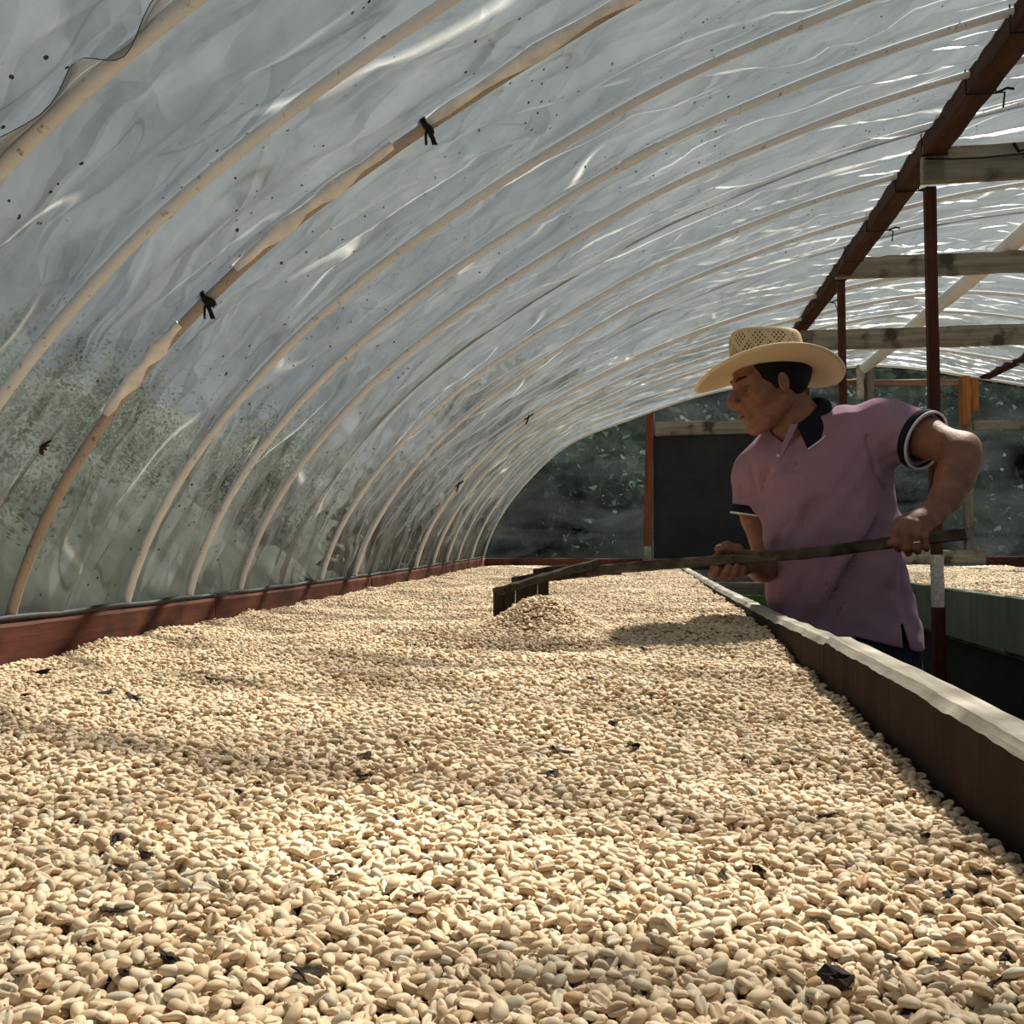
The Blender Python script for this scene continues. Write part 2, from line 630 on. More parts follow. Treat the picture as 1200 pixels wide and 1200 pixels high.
# hoop wrapped in sheeting, with black ties
e, path, q = HP[1.93]
segs = [(-20, 215), (262, 470), (520, 900)]
for (p0, p1) in segs:
    a = hoop_index(1.93, p0) if p0 > 0 else 18
    b = hoop_index(1.93, p1)
    n = max(12, int((b - a) * 2))
    pp = dense(path, a, b, n)
    tt = np.linspace(0, 1, n)
    rr = RP * (1.25 + .75 * np.abs(np.sin(tt * 9 + p1)) ** 2 * np.minimum(1, 6 * np.minimum(tt, 1 - tt)))
    V, F = tube(pp + np.array([0, -.004, .004]), rr, 12, True, .75, .12)
    m = len(V)
    uvs = [(v[0] + v[2], v[1] * 3) for v in V]
    obj('sheeting_wrap', V, F, M['film_wrap'], e, uv=uvs)
for px in (244, 494):
    k = hoop_index(1.93, px)
    c = path[k]
    t_ = nrm(path[k + 1] - path[k - 1])
    u_ = nrm(np.cross(t_, (0, 1, 0)))
    w_ = np.cross(t_, u_)
    mb = MB()
    for d in (-.003, .003):
        ring = [c + t_ * (d + .002 * math.sin(3 * a)) + (RP * 1.6) * (math.cos(a) * u_ + math.sin(a) * w_) for a in np.linspace(0, 2 * math.pi, 22)]
        mb.add(*tube(ring, .003, 6))
    kn = c - np.array([-.006, RP * 1.9, RP * 1.2])
    mb.add(*tube([kn + np.array([-.008, 0, .008]), kn, kn + np.array([.008, 0, -.008])], [.004, .0065, .004], 8))
    for dx in (-.010, .004, .010):
        tl = [kn, kn + np.array([dx * .5 + .002, -.003, -.011]), kn + np.array([dx * .8 + .005, -.004, -.021]), kn + np.array([dx + .008, -.003, -.033])]
        mb.add(*tube(tl, [.0034, .003, .0026, .003], 6))
    mb.build('cord_tie', M['black_cord'], e, True)
# little wire tie on the thick far hoop
e, path, q = HP[5.75]
for px in (613, 538):
    k = hoop_index(5.75, px)
    c = path[k] + np.array([0, -RP * 1.3, 0])
    mb = MB()
    mb.add(*tube([c + np.array([.02, 0, .06]), c + np.array([.012, -.01, .0]), c + np.array([0, -.012, -.03])], .004, 6))
    mb.add(*tube([c + np.array([-.03, 0, .01]), c + np.array([.0, -.012, .0]), c + np.array([.04, 0, .03])], .004, 6))
    mb.build('wire_tie', M['black_cord'], e, True)

# ragged loose sheeting beside the hoop at 1.28
def loose_flap():
    Y0 = 1.25
    e, path, q = HP[Y0]
    a = hoop_index(Y0, 0) - 12
    b = hoop_index(Y0, 260) + 10
    n = 130
    pp = dense(path, a, b, n)
    tg = np.gradient(pp, axis=0)
    tg /= np.linalg.norm(tg, axis=1)[:, None]
    nn = np.stack([-tg[:, 2], np.zeros(n), tg[:, 0]], 1)
    nv = 9
    V, UV = [], []
    for i in range(n):
        s = i / n * 1.0
        wd = .045 + .025 * math.sin(s * 19) + .02 * mnoise.noise(Vector((s * 9, 0, 0)))
        for j in range(nv):
            v = j / (nv - 1)
            rip = .018 * math.sin(s * 58 + 1.2 * math.sin(s * 23)) * v
            P = pp[i] + np.array([0, -v * wd - RP * .4, 0]) - nn[i] * (rip + .012 * v - RP * .8) + tg[i] * (.02 * v * math.sin(s * 41))
            V.append(P)
            UV.append((s * 1.2, v * .1))
    o = obj('loose_sheeting', V, grid_faces(n, nv), M['film_loose'], e, uv=UV)
    hem = [V[i * nv + nv - 1] for i in range(n)]
    Vt, Ft = tube(hem, .0006, 5)
    obj('torn_edge', Vt, Ft, M['black_strip'], e)


loose_flap()

# ------------------------------------------------------------------ purlins, cross planks, posts
PZ1 = 1.365 + CZ
def purlin(name, x, z, label, w=.075, h=.07):
    e = empty(name, (x, 3.8, z - h / 2), label, 'beam')
    joints = [-1.0, 2.62, 3.62, 5.2, YEND]
    for i in range(len(joints) - 1):
        V, F = beam((x + .004 * (i % 2), joints[i], z + .004 * (i % 2)), (x + .004 * (i % 2), joints[i + 1] + .05, z - .006 + .006 * (i % 2)), w, h, nseg=10, wob=.0015, seed=i)
        obj('timber', V, F, M['brown_wood'], e, False)
    return e


pl = purlin('roof_beam', 1.0, PZ1, 'long dark brown roof beam carried by the two slender brown posts')
pr = purlin('roof_beam', 2.74, PZ1 - .01, 'long brown roof beam running into the orange timber block of the end wall')
# wire ties on the beam where hoops cross
for k, Y in enumerate([2.755, 3.12, 3.60, 3.96, 4.45, 4.92, 5.75, 6.28]):
    z = PZ1
    mb = MB()
    c = np.array([1.0, Y, z])
    lp = [c + np.array([x, 0, zz]) for x, zz in ((-.042, -.04), (.042, -.04), (.042, .045), (-.042, .045), (-.042, -.04))]
    mb.add(*tube(lp, .003, 5))
    if k in (1, 3, 4, 6):
        a = c + np.array([.042, -.004, -.04])
        mb.add(*tube([a, a + np.array([.02, -.01, -.005]), a + np.array([.035 - .02 * (k % 3), -.01, -.05])], .003, 5))
        mb.add(*tube([a, a + np.array([.03, 0, .012]), a + np.array([.05, 0, .008])], .004, 5))
    mb.build('wire_tie', M['black_cord'], pl, True)

# ridge pole
rp_ = empty('ridge_pole', (1.8, 3.8, 1.47 + CZ), 'pale round ridge pole running along the top of the tunnel', 'pole')
yy = np.linspace(-1.0, YEND, 40)
V, F = tube([(1.80, y, 1.47 + CZ - .05 * max(0, (y - 4.5) / 4.1) + .004 * math.sin(y * 3)) for y in yy], .042, 14, True, 1, .03)
obj('pole', V, F, M['pole'], rp_)

# cross planks between the beams
CP = [(3.68, 1.302, .125, 'grey weathered cross plank with a strung wire above the front slender post'),
      (5.24, 1.365, .105, 'grey weathered cross plank above the second slender brown post'),
      (6.35, 1.225, .12, 'broad stained grey cross plank just behind the straw hat')]
for i, (Y, z, h, lab) in enumerate(CP):
    e = empty('cross_plank', (1.87, Y, z - h / 2 + CZ), lab, 'plank')
    V, F = beam((.965, Y - .05, z + CZ), (2.765, Y - .05, z + CZ + .01), .035, h, nseg=16, wob=.002, seed=20 + i)
    obj('board', V, F, M['grey_wood'], e, False)
    V, F = beam((.97, Y - .073, z + CZ), (1.03, Y - .073, z + CZ), .012, h * .96, nseg=1, seed=30 + i)
    obj('end_cleat', V, F, M['dark_plank'], e, False)
    if i == 0:
        pth = [(.97 + 1.8 * k / 20, Y - .082, z + CZ + .012 - .006 * math.sin(k)) for k in range(21)]
        V, F = tube(pth, .003, 5)
        obj('wire', V, F, M['black_cord'], e)
        V, F = tube([(1.255, Y - .085, z + CZ + .05), (1.27, Y - .09, z + CZ + .02), (1.30, Y - .085, z + CZ + .03), (1.29, Y - .085, z + CZ)], .006, 6)
        obj('wire_twist', V, F, M['black_cord'], e)


def post(Y, x, ztop, w, lab, painted=False):
    e = empty('support_post', (x, Y, 0), lab, 'post')
    xb = x + .015
    def seg(z0, z1, name, m, ww, bev=.004):
        f0, f1 = z0 / ztop, z1 / ztop
        V, F = beam((xb + (x - xb) * f0, Y, z0), (xb + (x - xb) * f1, Y, z1), ww, ww, up=(0, 1, 0), nseg=6, wob=.0008, seed=int(Y * 10), bev=bev)
        obj(name, V, F, m, e, False)
    if painted:
        seg(0, CZ - .215, 'lower_timber', M['brown_wood_z'], w * 1.05)
        seg(CZ - .215, CZ - .035, 'painted_band', M['white_paint'], w * 1.02)
        seg(CZ - .035, ztop, 'upper_timber', M['brown_wood_z'], w)
    else:
        seg(0, ztop, 'timber', M['brown_wood_z'], w)
    return e


post(3.68, 1.005, 1.24 + CZ, .036, 'slender brown post with a white painted band behind the man', True)
post(5.24, 1.0, 1.315 + CZ, .036, 'slender brown post just behind the straw hat brim')
post(6.35, 1.0, 1.17 + CZ, .036, 'slender brown post hidden behind the man in the purple shirt')

# ------------------------------------------------------------------ drying bed (left, in the foreground)
YN, YF = -.4, 8.42
def lbx(Y): return -1.245 - .035 * min(1, max(0, (Y - 4) / 4.4))
def tl_top(Y): return CZ + np.interp(Y, [0, 1.9, 3.2, 4.9, 8.4], [-.155, -.155, -.156, -.148, -.112])
def tr_top(Y): return CZ + np.interp(Y, [-.4, .83, 1.1, 1.35, 1.66, 1.68, 2.4, 4, 6.5, 8.4], [-.157, -.155, -.15, -.148, -.144, -.150, -.160, -.165, -.160, -.150])
RBX = .29


def board_strip(name, ys, xf, ztopf, thick, height, mats, parent, edge=.0, side=1, seed=0):
    """a board on edge that follows y; inner face at xf(y); side=+1 puts the thickness at larger x. mats[0] faces, mats[1] top"""
    V, F, MI = [], [], []
    for i, y in enumerate(ys):
        x = xf(y)
        z = ztopf(y)
        e1 = edge * mnoise.noise(Vector((y * 9, seed, 0))) + edge * .6 * mnoise.noise(Vector((y * 31, seed, 4)))
        e2 = edge * mnoise.noise(Vector((y * 9, seed, 8)))
        w = .004 * mnoise.noise(Vector((y * 2.2, seed, 2)))
        xi, xo = x + w, x + w + side * thick
        dz = height
        row = [(xi, y, z - dz), (xi, y, z - .03), (xi, y, z - .010 + e1), (xi + side * .008, y, z + e1 * .5), (xo - side * .008, y, z + e2), (xo, y, z - .01 + e2), (xo, y, z - dz)]
        V += row
    n = 7
    for i in range(len(ys) - 1):
        for j in range(n):
            a, b = i * n + j, i * n + (j + 1) % n
            F.append((a, b, b + n, a + n))
            MI.append(1 if j in (2, 3, 4) else 0)
    F.append(tuple(range(n)))
    MI.append(0)
    F.append(tuple((len(ys) - 1) * n + k for k in range(n)))
    MI.append(0)
    o = obj(name, V, F, mats, parent, False, MI)
    return fix_normals(o)


bed = empty('drying_bed', (-.48, 4, 0), 'long raised wooden drying bed with worn brown side boards, heaped with pale beans', 'bed')
board_strip('side_board', np.concatenate([np.arange(YN, .6, .05), np.arange(.6, 1.672, .009)]), lambda y: RBX, tr_top, .046, .25, [M['inner_board'], M['weathered']], bed, .0035, 1, 1)
board_strip('side_board', np.concatenate([np.arange(1.674, 3.0, .012), np.arange(3.0, YF, .05)]), lambda y: RBX - .002, tr_top, .042, .25, [M['inner_board'], M['weathered']], bed, .0035, 1, 2)
brk = [YN, 1.2, 2.9, 4.7, 6.6, YF]
for i in range(5):
    board_strip('side_board', np.arange(brk[i], brk[i + 1] - .001, .06).tolist() + [brk[i + 1] - .002], lambda y: lbx(y), tl_top, .022, .25,
                [M['red_board'], M['red_board']], bed, .002, -1, 5 + i)
    ys = np.linspace(brk[i], brk[i + 1], 20)
    mb = MB()
    V, F = tube([(lbx(y) - .012, y, tl_top(y) + .006 + .002 * math.sin(y * 17)) for y in ys], .009, 6, True, .8)
    obj('sheeting_batten', V, F, M['black_strip'], bed)
# far end board in two pieces, red then grey
p0 = np.array([lbx(8.4), 8.42, 0])
V, F = beam((lbx(8.4) - .02, 8.43, CZ - .175), (.02, 8.43, CZ - .18), .03, .125, nseg=8, wob=.001)
obj('end_board', V, F, M['red_board'], bed, False)
V, F = beam((.02, 8.425, CZ - .185), (.36, 8.425, CZ - .185), .035, .14, nseg=4, wob=.001)
obj('end_board', V, F, M['grey_wood'], bed, False)
V, F = beam((lbx(0), YN, CZ - .27), (RBX, YN, CZ - .27), .03, .24)
obj('end_board', V, F, M['red_board'], bed, False)
for k in range(11):       # deck planks
    x0 = -1.28 + k * .145
    V, F = beam((x0 + .07, YN, CZ - .36), (x0 + .07, YF, CZ - .35), .14, .022)
    obj('deck_plank', V, F, M['dark_plank'], bed, False)
for y in (-.2, 1.6, 3.4, 5.2, 7.0, 8.3):
    for x in (-1.2, .29):
        V, F = beam((x, y, 0), (x, y, CZ - .30), .07, .07, up=(0, 1, 0))
        obj('leg', V, F, M['dark_plank'], bed, False)
    V, F = beam((-1.24, y, CZ - .40), (.33, y, CZ - .40), .05, .06)
    obj('bearer', V, F, M['dark_plank'], bed, False)

# ------------------------------------------------------------------ second bed on the other side of the aisle
B2X0, B2X1 = 1.15, 2.62
bed2 = empty('drying_bed', (1.9, 5.5, 0), 'second raised drying bed with green painted side boards across the aisle', 'bed')
b2y = [1.6, 3.35, 4.75, 6.4, 8.2]
for i in range(4):
    V, F = beam((B2X0 - .015, b2y[i], CZ - .25), (B2X0 - .015, b2y[i + 1] - .004, CZ - .245), .03, .175, nseg=8, wob=.0012, seed=50 + i)
    obj('side_board', V, F, M['green_board'], bed2, False)
    V, F = beam((B2X1 + .015, b2y[i], CZ - .25), (B2X1 + .015, b2y[i + 1] - .004, CZ - .245), .03, .175, nseg=8, wob=.0012, seed=60 + i)
    obj('side_board', V, F, M['red_board'], bed2, False)
V, F = beam((1.13, 8.22, CZ - .12), (2.62, 8.22, CZ - .12), .035, .15, nseg=8, wob=.0015)
obj('end_board', V, F, M['grey_wood'], bed2, False)
V, F = beam((2.62, 8.2, CZ - .13), (4.2, 8.2, CZ - .13), .03, .08, nseg=4)
obj('end_rail', V, F, M['red_board'], bed2, False)
V, F = beam((1.15, 1.6, CZ - .25), (2.62, 1.6, CZ - .25), .03, .175)
obj('end_board', V, F, M['green_board'], bed2, False)
for k in range(10):
    V, F = beam((1.15 + .148 * k + .07, 1.6, CZ - .345), (1.15 + .148 * k + .07, 8.2, CZ - .345), .143, .02)
    obj('deck_plank', V, F, M['dark_plank'], bed2, False)
for y in (1.7, 3.3, 4.9, 6.5, 8.1):
    for x in (1.24, 2.56):
        V, F = beam((x, y, 0), (x, y, CZ - .35), .06, .06, up=(0, 1, 0))
        obj('leg', V, F, M['dark_plank'], bed2, False)

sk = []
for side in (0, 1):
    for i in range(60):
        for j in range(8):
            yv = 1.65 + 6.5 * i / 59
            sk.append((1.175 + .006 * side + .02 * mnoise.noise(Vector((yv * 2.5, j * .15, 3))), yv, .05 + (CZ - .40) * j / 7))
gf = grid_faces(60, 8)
obj('darkening_skirt', sk, gf + [tuple(q + 480 for q in f[::-1]) for f in gf], M['shade'], bed2)  # sheet added to darken the space under the bed

# low barrier across the far end of the aisle
bar = empty('aisle_barrier', (.72, 7.4, 0), 'low barrier of a grey plank above a green board at the aisle end', 'barrier')
V, F = beam((.36, 7.4, CZ - .31), (1.10, 7.4, CZ - .31), .03, .085, nseg=6, wob=.001)
obj('plank', V, F, M['grey_wood'], bar, False)
V, F = beam((.36, 7.4, CZ - .50), (1.10, 7.4, CZ - .50), .03, .28)
g2 = mat_plain('bright green paint', (.08, .22, .07), .7)
obj('board', V, F, g2, bar, False)
for x in (.40, 1.06):
    V, F = beam((x, 7.43, 0), (x, 7.43, CZ - .28), .04, .04, up=(0, 1, 0))
    obj('leg', V, F, M['dark_plank'], bar, False)

# ------------------------------------------------------------------ end wall
def build_end():
    p, q = profile(YEND, 120, 0)
    p2, _ = profile(YEND, 120, .0)
    # sheeting as a fan of quads with gentle folds
    nr = 26
    V, UV = [], []
    cx, cz = XC, CZ - .5
    for i in range(nr):
        t = i / (nr - 1)
        for j in range(len(p)):
            x = cx + (p[j, 0] - cx) * t
            z = cz + (p[j, 1] - cz) * t
            z = max(z, .0)
            y = YEND + .07 + .035 * mnoise.noise(Vector((x * 4 + z * 2, z * 1.3, 2.2))) * min(1, 3 * (1 - t))
            V.append((x, y, z))
            UV.append((x, z))
    o = obj('wall_back', V, np.array(grid_faces(nr, len(p)), np.int32), M['film_end'], uv=UV)
    tag(o, 'clear wrinkled plastic sheeting closing the end of the tunnel, dark plants behind', None, None, 'structure')


build_end()
Ye = YEND
def zat(py, px=900, Y=Ye): return at(px, py, Y)[2]
def xat(px, py=560, Y=Ye): return at(px, py, Y)[0]

# brown end post with pale foot
x760 = xat(760)
e = empty('end_post', (x760, Ye, 0), 'red brown post with a pale foot beside the black cloth in the end wall', 'post')
V, F = beam((x760 - .01, Ye, zat(640)), (x760 + .015, Ye, zat(484, 760)), .066, .06, up=(0, 1, 0), nseg=6, wob=.0015)
obj('timber', V, F, mat_wood('rusty brown post', (.10, .035, .02), (.22, .08, .045), 2, .8), e, False)
V, F = beam((x760 - .01, Ye, 0), (x760 - .01, Ye, zat(640)), .06, .055, up=(0, 1, 0))
obj('foot', V, F, M['weathered'], e, False)
# rail above the shade cloth
e = empty('end_rail', (xat(850), Ye, zat(510)), 'grey weathered rail above the black shade cloth', 'rail')
V, F = beam((xat(768), Ye - .01, zat(503, 768)), (xat(1006), Ye - .01, zat(496, 1006)), .04, .115, nseg=8, wob=.002, seed=4)
obj('rail', V, F, M['grey_wood'], e, False)
# shade cloth
def cloth():
    x0, x1 = xat(766), xat(1048)
    z0, z1 = zat(668), zat(508)
    nx, nz = 40, 20
    V = []
    for side in (0, 1):
        for i in range(nx):
            for j in range(nz):
                x = x0 + (x1 - x0) * i / (nx - 1)
                z = z0 + (z1 - z0) * j / (nz - 1)
                y = Ye + .012 + .010 * mnoise.noise(Vector((x * 1.5, z * 7, 1))) + side * .004
                V.append((x, y, z))
    F = grid_faces(nx, nz)
    F = F + [tuple(i + nx * nz for i in f[::-1]) for f in F]
    o = obj('shade_cloth', V, F, M['shade'])
    tag(o, 'black shade cloth hanging below the grey rail in the end wall', 'cloth')


cloth()
# header frame, stub posts and orange timbers
e = empty('door_frame', (xat(1080), Ye, 0), 'end wall frame with a reddish header rail and orange timber blocks', 'frame')
V, F = beam((xat(960), Ye - .02, zat(449, 960)), (xat(1126), Ye - .02, zat(449, 1126)), .04, .05, nseg=6, wob=.001)
obj('header', V, F, mat_wood('reddish header', (.16, .07, .045), (.33, .2, .14), 0, .8), e, False)
V, F = beam((xat(1018), Ye - .06, zat(640, 1018)), (xat(1018), Ye - .06, zat(428, 1018)), .05, .13, up=(0, 1, 0), nseg=4, wob=.001)
obj('centre_post', V, F, M['grey_wood_z'], e, False)
V, F = beam((xat(1006), Ye - .10, zat(470, 1006)), (xat(1006), Ye - .10, zat(430, 1006)), .05, .05, up=(0, 1, 0))
obj('stub', V, F, M['weathered'], e, False)
V, F = beam((xat(1129), Ye - .06, zat(500, 1129)), (xat(1129), Ye - .06, zat(443, 1129)), .06, .118, up=(0, 1, 0), nseg=3, wob=.001)
obj('orange_block', V, F, M['orange_wood'], e, False)
V, F = beam((xat(1141), Ye - .05, zat(483, 1141)), (xat(1141), Ye - .05, zat(445, 1141)), .05, .06, up=(0, 1, 0))
obj('orange_block', V, F, M['orange_wood'], e, False)
V, F = beam((xat(1134), Ye, 0), (xat(1134), Ye, zat(496, 1134)), .06, .085, up=(0, 1, 0), nseg=4, wob=.001)
obj('side_post', V, F, M['grey_wood_z'], e, False)
e = empty('end_rail', (xat(1180), Ye, zat(500, 1180)), 'grey rail beside the orange timber blocks in the end wall', 'rail')
V, F = beam((xat(1140), Ye - .01, zat(499, 1140)), (4.75, Ye - .01, zat(499, 1140)), .04, .075, nseg=8, wob=.002, seed=9)
obj('rail', V, F, M['grey_wood'], e, False)

# ------------------------------------------------------------------ plants outside the sheeting
def mat_leaf(name, c1, c2):
    t = NT(name)
    oi = t.noise(t.coord(scale=(3, 3, 3)), 1, 2)
    col = t.ramp(oi, [(.3, c1), (.7, c2)])
    d = t.n('ShaderNodeBsdfPrincipled')
    t.l(col, d.inputs['Base Color'])
    d.inputs['Roughness'].default_value = .75
    d.inputs['Specular IOR Level'].default_value = .08
    tr = t.n('ShaderNodeBsdfTranslucent')
    t.l(col, tr.inputs[0])
    mx = t.n('ShaderNodeMixShader')
    mx.inputs[0].default_value = .25
    t.l(d.outputs[0], mx.inputs[1])
    t.l(tr.outputs[0], mx.inputs[2])
    t.l(mx.outputs[0], t.out.inputs[0])
    return t.m


M['leaf_shaded'] = mat_leaf('leaves with shade in colour', (.010, .022, .012), (.028, .05, .024))  # shade around the plants is painted into this dark leaf colour
M['leaf_mid'] = mat_leaf('green leaves', (.022, .045, .018), (.06, .10, .035))
M['bark'] = mat_plain('bark', (.06, .045, .03), .9)


def leaves(c, rad, n, size, seed, shell=.5):
    r = np.random.default_rng(seed)
    d = r.normal(size=(n, 3))
    d /= np.linalg.norm(d, axis=1)[:, None]
    rr = shell + (1 - shell) * r.random(n) ** .6
    P = np.asarray(c) + d * rr[:, None] * np.asarray(rad)
    P[:, 2] = np.maximum(P[:, 2], .02)
    t = r.normal(size=(n, 3)) + d * .5 + np.array([0, 0, -.5])
    t /= np.linalg.norm(t, axis=1)[:, None]
    s = np.cross(t, r.normal(size=(n, 3)))
    s /= np.linalg.norm(s, axis=1)[:, None]
    L = size * (.6 + .8 * r.random(n))[:, None]
    W = L * (.22 + .15 * r.random(n))[:, None]
    nn = np.cross(t, s)
    V = np.stack([P, P + t * L * .5 + s * W + nn * L * .06, P + t * L, P + t * L * .5 - s * W + nn * L * .06], 1).reshape(-1, 3)
    F = np.arange(n * 4).reshape(n, 4)
    return V, F


def shrub(name, c, rad, n, size, m, seed, label, group=None):
    e = empty(name, (c[0], c[1], 0), label, 'tree' if 'tree' in name else 'shrub', group)
    V, F = leaves(c, rad, n, size, seed)
    obj('foliage', V, F, m, e)
    r = np.random.default_rng(seed + 1)
    for k in range(3):
        tip = np.asarray(c) + r.normal(size=3) * np.asarray(rad) * .4
        b = np.array([c[0] + .08 * (k - 1), c[1], 0])
        mid = (b + tip) / 2 + r.normal(size=3) * .08
        V, F = tube([b, mid, tip], [.04, .03, .015], 7)
        obj('stem', V, F, M['bark'], e)
    return e


for i, (x, y, z, rx, rz) in enumerate([(-2.2, 10.2, .9, .9, 1.1), (-.6, 10.4, 1.1, .85, 1.3), (.7, 10.2, 1.2, .7, 1.3), (1.9, 11.2, 1.7, .9, 1.8),
                                       (3.3, 10.4, 1.5, .9, 1.6), (4.8, 10.8, 1.6, .9, 1.7), (6.3, 10.4, 1.5, .9, 1.6)]):
    shrub('leafy_shrub', (x, y, z), (rx, .9, rz), 3200, .15, M['leaf_shaded'], 100 + i,
          'dark leafy shrub growing behind the end wall sheeting', 'shrubs behind the end wall')
for i, (x, y, h) in enumerate([(-1.4, 13.3, 3.2), (1.1, 13.5, 3.6), (3.6, 13.6, 3.9), (6.1, 13.4, 3.9), (8.6, 13.2, 3.9)]):
    shrub('forest_tree', (x, y, h * .55), (1.35, 1.2, h * .52), 5200, .26, M['leaf_shaded'], 200 + i,
          'tall dark tree standing behind the shrubs beyond the tunnel', 'trees beyond the tunnel')

def bank():
    nx, ny = 30, 60
    V = []
    for i in range(nx):
        for j in range(ny):
            x = -2.6 - 9 * (i / (nx - 1)) ** 1.4
            y = -6 + 30 * j / (ny - 1)
            h = 3.4 * (1 - math.exp(-(-2.6 - x) / 2.4)) * (1 + .3 * mnoise.noise(Vector((x * .5, y * .35, 4)))) + .25 * mnoise.noise(Vector((x * 2, y * 2, 1))) * min(1, -2.6 - x)
            V.append((x, y, max(-.05, h - .02)))
    o = obj('grass_bank', V, np.array(grid_faces(nx, ny), np.int32), mat_plain('rough grass', (.034, .042, .034), .95, .1, .5, 1.3, 1))
    tag(o, 'rough grassy bank rising outside the side sheeting', 'bank')


bank()
for i, (x, y, z) in enumerate([(-3.9, 1.0, 1.5), (-4.4, 3.2, 1.8), (-4.2, 5.6, 1.7), (-4.6, 8.2, 1.9), (-4.3, 11.0, 1.8), (-4.8, 14.0, 2.0)]):
    e = empty('bank_shrub', (x, y, z - .9), 'loose leafy shrub on the bank, blurred by the side sheeting', 'shrub', 'shrubs on the bank')
    r_ = np.random.default_rng(400 + i)
    V, F = leaves((x, y, z), (1, 1, 1), 9000, .035, 400 + i)
    g_ = np.clip(r_.normal(0, .42, (9000, 3)), -.95, .95) * np.array([.8, 1.0, .9])
    V = (V.reshape(-1, 4, 3) - V.reshape(-1, 4, 3)[:, :1] + (np.array([x, y, z]) + g_)[:, None]).reshape(-1, 3)
    obj('foliage', V, F, M['leaf_mid'], e)
    V, F = tube([(x, y, z - .9), (x + .05, y, z - .4), (x, y + .05, z + .2)], [.05, .035, .015], 7)
    obj('stem', V, F, M['bark'], e)

# ------------------------------------------------------------------ coffee beans
HEAP = at(634, 730, 2.46)[:2]


def zbed(x, y):
    """height of the bean layer"""
    x = np.asarray(x, float)
    y = np.asarray(y, float)
    zl = np.interp(y, [0, 1.84, 2.56, 3.6, 4.8, 8.3], [-.244, -.241, -.227, -.219, -.212, -.182])
    zr = np.interp(y, [0, .9, 1.46, 2.4, 5, 8.3], [-.250, -.245, -.226, -.196, -.184, -.182])
    u = np.clip((x + 1.24) / 1.53, 0, 1)
    z = zl + (zr - zl) * u
    # raking furrows and hollows
    z = z + .004 * np.sin(y * 21 + 2.3 * np.sin(x * 3.1) + x * 2) * np.clip((y - .7) / 1, 0, 1)
    z = z + .005 * np.sin(x * 7.3 + y * 3.1) * np.sin(y * 5.7 - x * 2.2 + 1)
    z = z + .003 * np.sin(x * 17 + 1) * np.sin(y * 13 + x * 4)
    # heap drawn up by the rake, trough beside it
    dx, dy = x - HEAP[0], y - HEAP[1]
    z = z + .074 * np.exp(-((dx / .10) ** 2 + (dy / np.where(dy < 0, .105, .15)) ** 2) ** 1.2)
    z = z + .016 * np.exp(-(((dx + .25) / .2) ** 2 + ((dy + .02) / .08) ** 2))
    z = z - .014 * np.exp(-(((dx) / .35) ** 2 + ((dy + .30) / .07) ** 2))
    return z + CZ


def zbed2(x, y):
    x = np.asarray(x, float)
    return CZ - .185 + .018 * np.clip((x - 1.15) / .3, 0, 1) + .006 * np.sin(np.asarray(y) * 9 + x * 3) + .004 * np.sin(x * 13)


def bean_mesh(name, seed, mat):
    r = np.random.default_rng(seed)
    nu, nv = 16, 9
    L, W, H = .0058 * r.uniform(.95, 1.08), .0042 * r.uniform(.95, 1.08), .0030 * r.uniform(.95, 1.1)
    bend = r.normal() * .0008
    V = []
    for j in range(1, nv):
        ph = math.pi * j / nv
        cx = math.cos(ph)
        rr = math.sin(ph) ** .85
        for i in range(nu):
            a = 2 * math.pi * i / nu
            y = math.cos(a) * rr
            z = math.sin(a) * rr
            zz = z * H * (1.15 if z > 0 else .55)
            if z < 0 and abs(y) < .30:
                zz += H * .80 * (1 - abs(y) / .30) * rr          # the centre groove
            V.append((cx * L * (1 + .05 * y), y * W + bend * cx * cx, zz))
    V += [(L, 0, .0), (-L, 0, .0)]
    F = []
    for j in range(nv - 2):
        for i in range(nu):
            F.append((j * nu + i, j * nu + (i + 1) % nu, (j + 1) * nu + (i + 1) % nu, (j + 1) * nu + i))
    t, b = len(V) - 2, len(V) - 1
    for i in range(nu):
        F.append((t, (i + 1) % nu, i))
        F.append((b, (nv - 2) * nu + i, (nv - 2) * nu + (i + 1) % nu))
    me = bpy.data.meshes.new(name)
    V = np.array(V) + r.normal(size=(len(V), 3)) * .00012
    me.from_pydata([tuple(v) for v in V], [], F)
    me.materials.append(mat)
    me.polygons.foreach_set('use_smooth', np.ones(len(F), bool))
    return me


def mat_bean():
    t = NT('parchment coffee bean')
    oi = t.n('ShaderNodeObjectInfo')
    base = t.ramp(oi.outputs['Random'], [(0, (.38, .25, .145)), (.06, (.50, .36, .22)), (.2, (.60, .445, .285)), (.5, (.665, .505, .34)),
                                         (.72, (.72, .57, .40)), (.86, (.55, .465, .34)), (.95, (.42, .38, .285)), (1.0, (.53, .31, .165))])
    c = t.coord(scale=(260, 700, 700))
    n = t.noise(c, 1, 4, .6)
    col = t.mixc(t.ramp(n, [(.35, (1, 1, 1)), (.65, (0, 0, 0))]), base, (.50, .40, .27), 'MIX')
    mixn = t.n('ShaderNodeMix', data_type='RGBA')
    mixn.inputs[0].default_value = .3
    t.l(base, mixn.inputs[6])
    t.l(col, mixn.inputs[7])
    t.principled(mixn.outputs[2], .62, t.bump(n, .12, .0008), .3)
    return t.m


M['bean'] = mat_bean()
M['bean_gap_shade'] = mat_plain('beans with gap shade in colour', (.11, .078, .05), .9, .1, .35, 160, 1)  # dark brown stands in for the shade in gaps between beans
NVAR = 6
BEANS = [bean_mesh('coffee_bean', 40 + i, M['bean']) for i in range(NVAR)]


